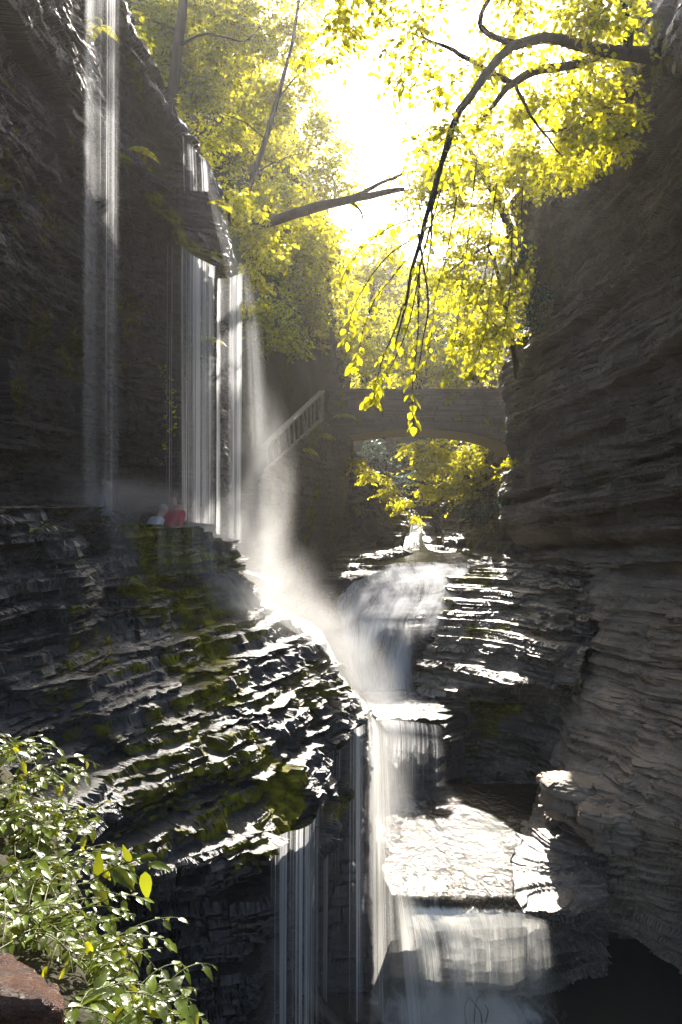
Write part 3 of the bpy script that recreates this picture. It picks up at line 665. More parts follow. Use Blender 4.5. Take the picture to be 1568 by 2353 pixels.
fall_sheet('water_trickle', [(215, 1155, 10.9), (320, 1176, 11.75), (430, 1196, 12.5), (512, 1210, 13.05)], [(222, 1330, 10.5), (322, 1318, 11.15), (432, 1320, 12.0), (545, 1318, 12.7)], 160, 30, M['veil'], w, lambda s, t: .75 + .25 * s, 0, .05, 36)
fall_sheet('water_trickle', [(440, 1322, 11.95), (490, 1320, 12.4), (545, 1312, 12.75)], [(480, 1400, 11.5), (540, 1400, 12), (622, 1396, 12.6)], 70, 20, M['spray'], w, lambda s, t: .45 + .5 * s, 0, .06, 37, 1.6)
w = empty('waterfall', Q(830, 2290, 12.2), 'long ragged waterfall spilling over the tip of the mossy ledge into the lower channel', 'waterfall')
fall_sheet('edge_flow', [(560, 1300, 12.6), (625, 1385, 12.5), (735, 1446, 12.4), (778, 1540, 12.25), (856, 1630, 12.2)], [(600, 1400, 12.5), (668, 1448, 12.5), (772, 1520, 12.5), (830, 1620, 12.4), (872, 1700, 12.3)], 120, 24, M['spray'], w, lambda s, t: .75 + .25 * s, 0, .08, 41, 2)
for k, dd in enumerate((0, .25)):
    fall_sheet('water_strands', [(738, 1745, 11.2 + dd), (790, 1690, 11.9 + dd), (855, 1655, 12.2 + dd)], [(730, 2440, 11.2 + dd), (785, 2368, 11.9 + dd), (862, 2338, 12.2 + dd)], 120, 60, M['fringe' if k else 'thin'], w, lambda s, t: (.85 + .15 * s) * (1 - .4 * t), 0, .05, 42 + k)
    fall_sheet('water_curtain', [(842, 1640, 12.2 + dd), (866, 1655, 12.3 + dd), (905, 1690, 12.6 + dd)], [(838, 2345, 12.0 + dd), (886, 2345, 12.0 + dd), (940, 2345, 12.0 + dd)], 80, 70, M['murky' if k == 0 else 'veil'], w, lambda s, t: .95 - .6 * t, 0, .04, 45 + k, fe=.45)
    fall_sheet('water_curtain', [(850, 1880 + 20 * k, 12.5 - dd), (890, 1940, 12.5 - dd), (945, 2020, 12.5 - dd)], [(890, 2385, 11.8 - dd), (965, 2385, 11.75 - dd), (1060, 2385, 11.8 - dd)], 110, 60, M['murky' if k == 0 else 'veil'], w, lambda s, t: (.5 + .3 * t) * sstep(0, .45, t), .04, .03, 48 + k, .9, fe=.45)
w = empty('waterfall', Q(680, 2700, 9.2), 'dripping fringe of water strands falling from the overhanging front lip of the mossy ledge', 'waterfall')
for k, dd in enumerate((0, .3)):
    fall_sheet('water_strands', [(612, 1925, 8.25 + dd), (660, 1912, 8.6 + dd), (726, 1880, 9.1 + dd), (750, 1745, 10.9 + dd)], [(608, 2760, 8.25 + dd), (656, 2740, 8.6 + dd), (722, 2700, 9.1 + dd), (746, 2450, 10.9 + dd)], 140, 60, M['fringe' if k else 'thin'], w, lambda s, t: (.85 + .15 * s) * (1 - .3 * t), 0, .05, 51 + k, fe=.2)
# upper cascade, draped over its bed
def drape(name, net, nu, nv, mat, parent, env, seed, amp=.07, lift=.22):
    P = loft([[(a, b - lift * 40, d - lift) for a, b, d in r] for r in net], nu, nv, 4); N = normals(P)
    s = np.linspace(0, 1, nu)[None] + np.zeros((nv, 1)); t = np.linspace(0, 1, nv)[:, None] + np.zeros((1, nu))
    L = np.concatenate([np.zeros((nv, 1)), np.cumsum(np.linalg.norm(np.diff(P, axis=1), axis=2), axis=1)], 1)
    H = np.concatenate([np.zeros((1, nu)), np.cumsum(np.linalg.norm(np.diff(P, axis=0), axis=2), axis=0)], 0)
    step = fbm(L * .9, H * 1.6, L * 0, seed, 3); st = fbm(L * 4, H * .5, L * 0 + 4, seed + 1, 3)
    P = P + N * (amp * 2.4 * (step - .5) + amp * (st - .5))[..., None]
    e = np.clip(sstep(0, .06, s) * sstep(1, .94, s) * env(s, t), 0, 1)
    return link(name, np_mesh(name, P.reshape(-1, 3), grid_faces(nv, nu), True, {'env': e.ravel()}, np.stack([L + H * .35, H], -1).reshape(-1, 2)), mat, parent)
w = empty('waterfall', Q(880, 1595, 21.3), 'upper cascade fanning down stepped rock beneath the bridge', 'waterfall')
drape('water_sheet', netC[:5], 220, 220, M['cascade'], w, lambda s, t: 1 - .95 * sstep(.45, .8, t) * sstep(.5, .72, s), 61)
drape('water_sheet', netC[:5], 160, 160, M['cascade'], w, lambda s, t: .55 * (1 - .8 * sstep(.4, .8, t) * sstep(.5, .75, s)), 63, .06, .34)
w = empty('waterfall', Q(950, 1850, 17.0), 'middle fall dropping from the small ledge pool into the dark plunge pool', 'waterfall')
for k, dd in enumerate((0, .2)):
    fall_sheet('water_curtain', [(868, 1652, 17.8 + dd), (900, 1655, 17.7 + dd), (960, 1660, 17.7 + dd), (1022, 1668, 17.8 + dd)], [(872, 1835, 17.1 + dd), (905, 1835, 17.0 + dd), (960, 1835, 17.0 + dd), (1030, 1832, 17.1 + dd)], 100, 40, M['curtain'], w, lambda s, t: (1 - .4 * s) * (1 - .45 * t), .3, .025, 71 + k, fe=.2)
w = empty('waterfall', Q(1090, 2320, 12.2), 'lowest fall fanning over the front of the sunlit shelf', 'waterfall')
for k in range(6):
    a, b = 6 * math.sin(k * 2.1), 6 * math.cos(k * 3.3)
    fall_sheet('water_curtain', [(928 + a, 2100, 12.42), (1000, 2108 + b, 12.30), (1080, 2104 - b, 12.22), (1180, 2102 + b, 12.24), (1262 + a, 2116, 12.34)], [(975 + 2 * a, 2345, 12.1 - .09 * k), (1035, 2345, 12.05 - .09 * k), (1100, 2345, 12.05 - .09 * k), (1185, 2340, 12.1 - .09 * k), (1268 + 2 * a, 2330, 12.2 - .06 * k)], 150, 60, M['murky'], w, lambda s, t: (.72 - .55 * t ** 1.3) * (1 - .25 * s) * (.8 + .2 * np.sin(s * (9 + 2 * k) + k)), .02 + .05 * k, .05, 75 + 3 * k, .75, fe=.12)
w = empty('waterfall', Q(990, 1300, 37), 'small distant waterfall glinting far beyond the bridge arch', 'waterfall')
fall_sheet('water_curtain', [(960, 1271, 37.4), (990, 1271, 37.4), (1030, 1270, 37.4)], [(975, 1300, 36.8), (995, 1302, 36.8), (1030, 1300, 36.8)], 40, 12, M['murky'], w, None, .05, .03, 81)
fall_sheet('water_curtain', [(946, 1203, 47), (958, 1203, 47), (972, 1203, 47)], [(936, 1262, 41.2), (952, 1262, 41.2), (972, 1262, 41.2)], 30, 20, M['curtain'], w, None, .05, .05, 82)

# ------------------------------------------------------------------ bridge
def arch_q(X): return 986 + 58 * (1 - np.sqrt(np.clip(1 - ((X - 955) / 228.) ** 2, 0, 1)))
br = empty('stone_bridge', Q(960, 1280, 35.5), 'stone arch footbridge spanning the gorge behind the hanging branches', 'bridge')
d0, d1 = 38.0, 41.8
xs = np.linspace(735, 1230, 220); bx = (xs - 784) / F * d0
za = CZ + (1176.5 - arch_q(np.clip(xs, 728, 1182))) / F * d0; zt = CZ + (1176.5 - 899) / F * d0
g = np.linspace(0, 1, 90)[:, None]
P = np.stack([np.broadcast_to(bx, (90, 220)), np.full((90, 220), d0), za[None] * (1 - g) + zt * g], -1)
P, *_ = strata(P, np.broadcast_to([0., -1, 0], P.shape).copy(), 900, (.16, .36), .12, (.35, .9), 0, (0, 0), .3, .04, .05)
link('spandrel_wall', np_mesh('spandrel_wall', P.reshape(-1, 3), grid_faces(90, 220), False, {'moss': (.6 * sstep(.45, .65, fbm(P[..., 0] * 1.5, P[..., 2] * 1.5, P[..., 1] * 0, 5))).ravel()}), M['stone'], br)
Pb = P.copy(); Pb[..., 1] = d1 + .02
link('spandrel_wall', np_mesh('spandrel_wall', Pb.reshape(-1, 3), grid_faces(90, 220), True, {'moss': np.zeros(90 * 220)}), M['stone'], br)
M['soffit'] = mat_plain('arch_concrete', (.48, .39, .29), (.58, .48, .37), .8, 3, (1, 1, 1), .3, .01)
P = np.stack([np.stack([bx, np.full(220, dd), za], -1) for dd in np.linspace(d0 - .03, d1 + .03, 6)])
link('arch_soffit', np_mesh('arch_soffit', P.reshape(-1, 3), grid_faces(6, 220)), M['soffit'], br)
mb = MB(); m2 = MB(); m3 = MB()
ax = 955 + 222 * np.sin(np.linspace(-1.35, 1.40, 43)); 
for k in range(42):
    a, b = Q(ax[k], arch_q(ax[k]), d0), Q(ax[k + 1], arch_q(ax[k + 1]), d0)
    t = b - a; L = np.linalg.norm(t); t /= L; u = np.array([-t[2], 0, t[0]]); h = .52 + .06 * math.sin(k * 2.7)
    mb.box((a + b) / 2 + u * h / 2, (L / 2 - .008, .05 + .012 * math.sin(k * 1.9), h / 2), (t, [0, 1, 0], u))
link('voussoir_ring', mb.mesh('voussoir_ring'), M['stone'], br)
xx = bx[0]
while xx < bx[-1] - .4:
    L = .45 + .3 * random.random()
    m2.box((xx + L / 2, d0 + .12, zt + .055), (L / 2 - .006, .22, .06 + .01 * random.random()))
    m3.box((xx + L / 2, d1 - .12, zt + .055), (L / 2 - .006, .22, .06 + .01 * random.random())); xx += L
link('parapet_coping', m2.mesh('parapet_coping'), M['stone'], br); link('parapet_coping', m3.mesh('parapet_coping'), M['stone'], br)
mb = MB().box(((bx[0] + bx[-1]) / 2, (d0 + d1) / 2, zt - 1.05), ((bx[-1] - bx[0]) / 2, (d1 - d0) / 2 - .03, .1)); link('deck', mb.mesh('deck'), M['stone'], br)

# masonry wall carrying the stairs
netM = [[(470, 1150, 19.5), (560, 1132, 21), (655, 1043, 25.4), (742, 963, 33.5), (802, 1003, 37.8), (815, 1004, 42)],
        [(470, 1200, 19.5), (560, 1190, 21), (652, 1140, 25.2), (740, 1080, 33.3), (790, 1090, 37.8), (802, 1090, 42)],
        [(470, 1290, 19.5), (560, 1280, 20.8), (646, 1270, 25), (732, 1240, 32.8), (777, 1240, 37), (788, 1240, 42)],
        [(470, 1440, 19.3), (560, 1440, 20.5), (640, 1430, 24.5), (724, 1410, 32), (772, 1400, 36), (780, 1400, 42)]]
P = loft(netM, 420, 400, 3); N = normals(P)
P, *_ = strata(P, N, 930, (.10, .24), .11, (.25, .65), 0, (0, 0), .3, .03, .05)
P = P + N * (.02 * (fbm(P[..., 0] * 9, P[..., 1] * 9, P[..., 2] * 9, 4) - .5) * 2)[..., None]
o = link('retaining_wall', np_mesh('retaining_wall', P.reshape(-1, 3), grid_faces(400, 420), False, {'moss': (.75 * sstep(.5, .68, fbm(P[..., 0] * .9, P[..., 1] * .9, P[..., 2] * .9, 8))).ravel()}), M['stone'])
prop(o, 'rough coursed stone retaining wall holding up the stairs below the railing', 'stone wall')
# timber railing of the stairs
M['timber'] = mat_plain('weathered_timber', (.16, .13, .09), (.30, .25, .18), .7, 6, (1, 1, 1), .4, .01)
rl = empty('stair_railing', Q(690, 1010, 27), 'weathered timber stair railing climbing to the bridge', 'railing')
A, B = Q(604, 1028, 23.6), Q(741, 899, 33.2); A2, B2 = Q(610, 1084, 23.6), Q(741, 962, 33.2)
link('handrail', MB().bar(A, B, .26, .08).mesh('handrail'), M['timber'], rl)
link('bottom_rail', MB().bar(A2, B2, .11, .14).mesh('bottom_rail'), M['timber'], rl)
for k in range(13):
    f = .04 + k * .078; p, q = A * (1 - f) + B * f, A2 * (1 - f) + B2 * f
    if k % 4 == 3: q = A2 * (1 - f - .035) + B2 * (f + .035)
    link('baluster', MB().bar(q + [0, 0.02, 0], p - [0, 0, .03], .09, .07).mesh('baluster'), M['timber'], rl)
link('newel_post', MB().bar(B2 - [0, 0, .2], B - [0, 0, .03], .18, .16).mesh('newel_post'), M['timber'], rl)

# ------------------------------------------------------------------ people, mostly hidden behind the ledge and the parapet
def mat_flat(n, c, r=.7): return mat_plain(n, tuple(x * .8 for x in c), c, r, 20, (1, 1, 1), .2, .005)
M['skin'] = mat_flat('skin', (.45, .28, .2), .5)
def skin_mesh(name, verts, edges, radii, mat, parent, root=0):
    me = bpy.data.meshes.new(name); me.from_pydata([tuple(map(float, v)) for v in verts], edges, [])
    o = link(name, me, mat, parent)
    sm = o.modifiers.new('skin', 'SKIN'); sm.use_smooth_shade = True
    lay = me.skin_vertices[0].data if me.skin_vertices else None
    if lay is None:
        me.attributes; bpy.context.view_layer.update(); lay = me.skin_vertices[0].data
    for i, r in enumerate(radii): lay[i].radius = (r, r) if np.isscalar(r) else r
    lay[root].use_root = True
    ss = o.modifiers.new('subsurf', 'SUBSURF'); ss.levels = ss.render_levels = 2
    return o
def person(loc, rz, label, top, legs, hair, lean=0.0, scale=1.0, group=None):
    o = empty('person', loc, label, 'person', group)
    l = math.sin(lean); c = math.cos(lean)
    def up(x, y, z):   # bend forward above the hips
        if z > .95: dz = z - .95; y, z = y - l * dz, .95 + c * dz
        return np.array(loc) + scale * np.array([x * math.cos(rz) - y * math.sin(rz), x * math.sin(rz) + y * math.cos(rz), z])
    V, R, E = [], [], []
    def add(p, r, par=None):
        V.append(up(*p)); R.append((r[0] * scale, r[1] * scale) if isinstance(r, tuple) else r * scale)
        if par is not None: E.append((par, len(V) - 1))
        return len(V) - 1
    pel = add((0, 0, .95), (.16, .12)); w_ = add((0, 0, 1.12), (.14, .105), pel); ch = add((0, 0, 1.33), (.17, .12), w_); nk0 = add((0, 0, 1.45), .07, ch)
    nk = add((0, -.02, 1.52), .052, nk0); hd0 = add((0, -.025, 1.60), (.072, .085), nk); hd = add((0, -.03, 1.68), (.078, .095), hd0); add((0, -.025, 1.75), (.05, .06), hd)
    add((0, -.115, 1.635), .016, hd0)      # nose
    for s in (-1, 1):
        sh = add((s * .17, 0, 1.42), .065, ch); el = add((s * .25, .04, 1.14), .045, sh); wr = add((s * .24, -.10, .92), .03, el); pm = add((s * .235, -.14, .85), .032, wr)
        for q in range(4): 
            a = add((s * (.205 + .018 * q), -.165, .80), .010, pm); add((s * (.207 + .017 * q), -.16, .755 + .006 * abs(q - 1.5)), .008, a)
        th = add((s * .20, -.165, .85), .011, pm); add((s * .185, -.18, .82), .009, th)
        hp = add((s * .09, 0, .88), .09, pel); kn = add((s * .10, -.02 * s, .49), .06, hp); an = add((s * .10, .03, .09), .04, kn); add((s * .11, -.12, .04), .035, an)
    skin_mesh('body', V, E, R, M['skin'], o)
    def garment(name, pts, edges, rad, mat): skin_mesh(name, [up(*p) for p in pts], edges, [(r[0] * scale, r[1] * scale) if isinstance(r, tuple) else r * scale for r in rad], mat, o)
    pts = [(0, 0, .93), (0, 0, 1.12), (0, 0, 1.33), (0, 0, 1.46)]; rad = [(.19, .15), (.17, .135), (.195, .145), .085]; ed = [(0, 1), (1, 2), (2, 3)]
    for s in (-1, 1):
        b = len(pts); pts += [(s * .18, 0, 1.42), (s * .255, .04, 1.14), (s * .245, -.08, .96)]; rad += [.085, .062, .05]; ed += [(2, b), (b, b + 1), (b + 1, b + 2)]
    garment('jacket', pts, ed, rad, mat_flat('jacket_cloth', top))
    pts = [(0, 0, .96)]; rad = [(.175, .135)]; ed = []
    for s in (-1, 1):
        b = len(pts); pts += [(s * .09, 0, .86), (s * .10, -.02 * s, .49), (s * .10, .03, .14)]; rad += [.105, .078, .06]; ed += [(0, b), (b, b + 1), (b + 1, b + 2)]
    garment('trousers', pts, ed, rad, mat_flat('trouser_cloth', legs))
    garment('hair', [(0, .03, 1.62), (0, .012, 1.70), (0, -.01, 1.765)], [(0, 1), (1, 2)], [(.082, .075), (.09, .1), (.06, .07)], mat_flat('hair_strands', hair, .5))
    return o
fl = CZ - 1.5
p0 = Q(386, 1170, 13.9); p0[2] = CZ - 1.38
person(p0, 2.6, 'person in red jacket stooping on the trail behind the falling water', (.45, .03, .06), (.04, .045, .07), (.05, .035, .025), .55)
p0 = Q(336, 1170, 13.4); p0[2] = CZ - 1.52
person(p0, 2.2, 'person in white top half hidden by mist behind the ledge edge', (.62, .64, .68), (.05, .05, .06), (.3, .3, .31), .5)
p0 = Q(404, 1140, 14.6); p0[2] = CZ - 1.32
person(p0, -2.4, 'person in dark clothes behind the red jacket beneath the cliff', (.09, .085, .09), (.03, .03, .035), (.14, .12, .11), .1)
p0 = Q(238, 1100, 13.0); p0[2] = CZ - 1.15
person(p0, 1.6, 'person in pale blue jacket standing behind the thin left waterfall', (.16, .22, .30), (.04, .05, .06), (.05, .04, .035), .05)
dk = zt - .95
p0 = Q(1084, 890, 39.2); p0[2] = dk
person(p0, .3, 'person in blue top looking over the bridge parapet', (.16, .26, .42), (.04, .05, .09), (.3, .2, .12), .15, .95)
p0 = Q(1109, 890, 39.3); p0[2] = dk
person(p0, -.2, 'person in brown top nearest the right end of the bridge', (.22, .12, .08), (.05, .05, .06), (.08, .05, .03), .1, .97)

# trail behind the falls
netT = [[(-300, 1240, 9.6), (60, 1262, 11.6), (260, 1290, 14), (420, 1300, 15), (540, 1300, 16), (640, 1330, 20)],
        [(-300, 1300, 8.2), (60, 1300, 9.8), (260, 1305, 12.2), (420, 1310, 13.4), (540, 1310, 14), (640, 1340, 18)]]
P = loft(netT, 120, 24, 2); o = link('path', np_mesh('path', P.reshape(-1, 3), grid_faces(24, 120), True, {'moss': np.zeros(24 * 120)}), M['slab']); o['kind'] = 'structure'

# ------------------------------------------------------------------ loose things
def boulder(label, c, r, seed, mat, sq=.4):
    n, m = 220, 150
    th = np.linspace(-math.pi, math.pi, n); ph = np.linspace(-math.pi / 2, math.pi / 2, m)[:, None]
    pw = lambda v: np.sign(v) * np.abs(v) ** sq
    P = np.stack([pw(np.cos(ph)) * pw(np.cos(th)) * r[0], pw(np.cos(ph)) * pw(np.sin(th)) * r[1], pw(np.sin(ph)) * r[2] + 0 * th], -1)
    N = P / (np.linalg.norm(P, axis=2)[..., None] + 1e-6); q = P + np.array(c)
    d = .22 * (fbm(q[..., 0] * 2.2, q[..., 1] * 2.2, q[..., 2] * 2.2, seed, 4) - .5) * 2 + .10 * (fbm(q[..., 0] * 3, q[..., 1] * 3, q[..., 2] * 16, seed + 1, 3) - .5)
    P = q + N * (d * r[0] * 1.5)[..., None]
    P, *_ = strata(P, N, seed + 30, (.08, .22), .22, (.2, .5), .3, (.1, .05), .25, .03, .1); P = P + N * (.02 * (fbm(P[..., 0] * 8, P[..., 1] * 8, P[..., 2] * 12, seed) - .5))[..., None]
    o = link('boulder', np_mesh('boulder', P.reshape(-1, 3), grid_faces(m, n), True, {'moss': np.full(n * m, .1)}), mat)
    return prop(o, label, 'boulder')
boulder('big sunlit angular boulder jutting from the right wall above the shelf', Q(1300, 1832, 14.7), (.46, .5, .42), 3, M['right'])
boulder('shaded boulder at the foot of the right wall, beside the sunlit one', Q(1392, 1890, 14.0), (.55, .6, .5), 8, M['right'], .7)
M['log'] = mat_plain('wet_log', (.03, .025, .022), (.07, .06, .055), .45, 8, (1, 1, .3), .6, .02)
o = link('log', MB().tube(smooth_path([Q(618, 2185, 11.6), Q(680, 2255, 11.55), Q(790, 2372, 11.5)], 14, 1, .03), np.linspace(.16, .12, 14), 10, .12, 1).mesh('log', True), M['log']); prop(o, 'wet dark log leaning in the lower channel behind the water strands', 'log')
o = link('log', MB().tube(smooth_path([Q(560, 2272, 10.6), Q(600, 2315, 10.6), Q(690, 2410, 10.6)], 10, 2, .02), np.linspace(.07, .05, 10), 8, .12, 2).mesh('log', True), M['log']); prop(o, 'thinner log in the bottom corner below the leaning log', 'log')
mb = MB()
for pts in ([(1072, 2352, 12.0), (1068, 2318, 12.0), (1080, 2290, 12.0), (1092, 2310, 12.0)], [(1090, 2350, 12), (1095, 2300, 12), (1120, 2278, 12), (1150, 2272, 12)], [(1108, 2352, 12), (1104, 2325, 12), (1085, 2300, 12), (1066, 2292, 12)], [(1116, 2350, 12), (1122, 2322, 12), (1112, 2308, 12)]):
    mb.tube(smooth_path([Q(*p) for p in pts], 10), np.linspace(.014, .005, 10), 5)
o = link('driftwood', mb.mesh('driftwood', True), M['log']); prop(o, 'small tangle of driftwood twigs standing in the lowest pool', 'driftwood')
# brown capstone in the near corner
t_ = NT('brown_capstone'); v = t_.coord(); hg = t_.math('ADD', t_.noise(v, 60, 5, .7), t_.math('MULTIPLY', t_.noise(v, 14, 3), .8))
M['cap'] = t_.done(t_.n('ShaderNodeBsdfPrincipled', {'Base Color': t_.mix(t_.ramp(t_.noise(v, 7, 5), .3, .7), (.03, .012, .007), (.085, .032, .013)), 'Roughness': t_.lerp(t_.noise(v, 20, 3), .1, .4), 'Normal': t_.bump(hg, .9, .02)}).outputs[0])
netK = [[(-500, 2320, 2.8), (-100, 2185, 2.9), (20, 2195, 2.9), (60, 2215, 2.9), (85, 2320, 3.0)],
        [(-500, 2330, 2.4), (-100, 2235, 2.5), (60, 2242, 2.5), (100, 2252, 2.5), (112, 2360, 2.6)],
        [(-500, 2330, 2.05), (-100, 2285, 2.05), (105, 2285, 2.05), (138, 2292, 2.07), (142, 2440, 2.2)],
        [(-500, 2350, 2.0), (-100, 2302, 2.01), (105, 2302, 2.01), (137, 2310, 2.03), (140, 2450, 2.2)],
        [(-500, 2800, 2.0), (-100, 2800, 2.0), (105, 2800, 2.0), (137, 2800, 2.03), (140, 2800, 2.2)]]
P = loft(netK, 160, 160, 2); N = normals(P); q = P * 1
P = P + N * (.06 * (fbm(q[..., 0] * 4, q[..., 1] * 4, q[..., 2] * 7, 13, 3) - .5) * 2 + .022 * (fbm(q[..., 0] * 16, q[..., 1] * 16, q[..., 2] * 30, 12, 5) - .5) * 2)[..., None]
o = link('capstone', np_mesh('capstone', P.reshape(-1, 3), grid_faces(160, 160), False), M['cap']); prop(o, 'wet reddish brown capstone in the near corner under the leafy plants', 'stone')
netG = [[(-900, 1500, 5.0), (-200, 1640, 5.3), (40, 1730, 5.2), (110, 1850, 5.1), (130, 2000, 5.0)],
        [(-900, 1700, 4.0), (-200, 1830, 4.3), (70, 1900, 4.4), (150, 2000, 4.5), (190, 2150, 4.6)],
        [(-900, 2000, 3.0), (-200, 2050, 3.4), (110, 2100, 3.5), (210, 2200, 3.6), (240, 2330, 3.8)],
        [(-900, 2500, 2.3), (-200, 2300, 2.8), (170, 2320, 2.8), (320, 2390, 2.9), (350, 2500, 3.1)],
        [(-900, 4200, 1.6), (-200, 3000, 2.2), (170, 3000, 2.2), (320, 3000, 2.3), (350, 3000, 2.6)]]
rock('bank', netG, 150, 160, 661, M['soil'], coarse=(.2, .5), fine=(.05, .15), Ac=.15, Af=.08, terr=.3, big=.08, blur=3, rough=.04, mossfun=moss_basic(.1, .6))
#@@END3
# ------------------------------------------------------------------ leaves
def leaf_mesh(name, C, A, N, L, W, mat, parent, fold=.12, droop=.12, seed=0, wood=None):
    """one small folded two-blade leaf per row of C"""
    n = len(C)
    A = A / (np.linalg.norm(A, axis=1)[:, None] + 1e-9)
    Sd = np.cross(A, N); Sd /= np.linalg.norm(Sd, axis=1)[:, None] + 1e-9
    N = np.cross(Sd, A)
    L = np.broadcast_to(np.asarray(L, float), (n,))[:, None]; W = np.broadcast_to(np.asarray(W, float), (n,))[:, None]
    v = np.stack([C, C + A * L * .32 + Sd * W * .5 + N * fold * W, C + A * L * .68 + Sd * W * .40 + N * (fold * W - droop * .4 * L),
                  C + A * L - N * droop * L,
                  C + A * L * .68 - Sd * W * .40 + N * (fold * W - droop * .4 * L), C + A * L * .32 - Sd * W * .5 + N * fold * W], 1).reshape(-1, 3)
    b = (np.arange(n) * 6)[:, None]
    f = np.concatenate([b + [0, 1, 2, 3], b + [0, 3, 4, 5]])
    tint = np.repeat(np.random.default_rng(seed).random(n), 6)
    k = 0
    if wood is not None:      # twigs that carry the leaves, in bark
        k = len(wood[1]); f = np.concatenate([f, wood[1] + len(v)]); v = np.concatenate([v, wood[0]]); tint = np.concatenate([tint, np.zeros(len(wood[0]))])
    return link(name, np_mesh(name, v, f, False, {'tint': tint}, None, k), [mat, M['bark']] if k else mat, parent)

SKY = np.array([(735, 40), (728, 130), (745, 215), (790, 300), (825, 360), (838, 420), (842, 500), (900, 505), (905, 440), (880, 400), (925, 345), (1000, 285), (1055, 230), (1100, 120), (1160, 50), (1140, -60), (820, -60), (760, -10)], float)
def in_poly(X, Y, poly):
    r = np.zeros(X.shape, bool); j = len(poly) - 1
    for i in range(len(poly)):
        xi, yi = poly[i]; xj, yj = poly[j]
        c = ((yi > Y) != (yj > Y)) & (X < (xj - xi) * (Y - yi) / (yj - yi + 1e-9) + xi)
        r ^= c; j = i
    return r

def crown_points(blobs, L, cover, seed, per=14, clear=.96, droop=.3):
    """sprays of leaves filling the ellipsoids in blobs; gives leaf bases, axes, normals, sizes and twig segments"""
    R = np.random.default_rng(seed); out = []; twigs = []
    for (X, Y, D, rx, ry, rd, *k) in blobs:
        cv = cover * (k[0] if k else 1.0)
        pl = L * F / D; area = .65 * pl * pl * .62 * .6
        ns = max(3, int(cv * math.pi * rx * ry / area / per))
        d = R.normal(size=(ns, 3)); d /= np.linalg.norm(d, axis=1)[:, None]; d *= (R.random(ns) ** .45)[:, None]
        c0 = Q(X, Y, D); s = D / F
        c = c0 + d * [rx * s, rd, ry * s]
        # clumps: pull sprays towards a few centres so gaps open between them
        kc = c[R.integers(0, ns, max(2, ns // 9))]
        j = np.argmin(((c[:, None] - kc[None]) ** 2).sum(2), 1) if ns < 6000 else R.integers(0, len(kc), ns)
        c = c * .55 + kc[j] * .45
        px, py = 784 + F * c[:, 0] / c[:, 1], 1176.5 - F * (c[:, 2] - CZ) / c[:, 1]
        keep = ~(in_poly(px, py, SKY) & (R.random(ns) < clear)); c = c[keep]; ns = len(c)
        if ns == 0: continue
        th = R.uniform(0, 2 * math.pi, ns)
        dr = np.stack([np.cos(th), np.sin(th), -droop + .3 * R.normal(size=ns)], 1); dr /= np.linalg.norm(dr, axis=1)[:, None]
        sd = np.cross(dr, [0, 0, 1.]); sd /= np.linalg.norm(sd, axis=1)[:, None]
        nm = np.cross(sd, dr) + .35 * R.normal(size=(ns, 3)); nm /= np.linalg.norm(nm, axis=1)[:, None]
        Ls = L * R.uniform(3.0, 5.5, ns)
        t = np.linspace(.05, 1, per)[None] + R.uniform(-.05, .05, (ns, per)); sg = np.where(np.arange(per) % 2, 1., -1.)[None] * R.uniform(.1, .9, (ns, per))
        base = c[:, None] + dr[:, None] * (t * Ls[:, None])[..., None] + sd[:, None] * (sg * (1.15 - t) * .42 * Ls[:, None])[..., None] + .05 * L * R.normal(size=(ns, per, 3))
        ax = dr[:, None] * .7 + sd[:, None] * np.sign(sg)[..., None] * .7 + .3 * R.normal(size=(ns, per, 3)) + [0, 0, -.25]
        nn = nm[:, None] + .5 * R.normal(size=(ns, per, 3))
        ll = L * R.uniform(.6, 1.25, (ns, per))
        b = base.reshape(-1, 3); px, py = 784 + F * b[:, 0] / b[:, 1], 1176.5 - F * (b[:, 2] - CZ) / b[:, 1]
        keep = ~(in_poly(px, py, SKY) & (R.random(len(b)) < clear))
        out.append((b[keep], ax.reshape(-1, 3)[keep], nn.reshape(-1, 3)[keep], ll.ravel()[keep]))
        twigs.append((c, c + dr * Ls[:, None]))
    return [np.concatenate([o[i] for o in out]) for i in range(4)], np.concatenate([t[0] for t in twigs]), np.concatenate([t[1] for t in twigs])

def twig_geo(A, B, r):
    n = len(A); d = B - A; s = np.cross(d, [.3, .2, .9]); s /= np.linalg.norm(s, axis=1)[:, None] + 1e-9; u = np.cross(d, s); u /= np.linalg.norm(u, axis=1)[:, None] + 1e-9
    v = []
    for k in range(3):
        a = k * 2.0944; v.append(A + r * (math.cos(a) * s + math.sin(a) * u)); v.append(B + .35 * r * (math.cos(a) * s + math.sin(a) * u))
    v = np.stack(v, 1).reshape(-1, 3); b = (np.arange(n) * 6)[:, None]
    f = np.concatenate([b + [0, 2, 3, 1], b + [2, 4, 5, 3], b + [4, 0, 1, 5]])
    return v, f

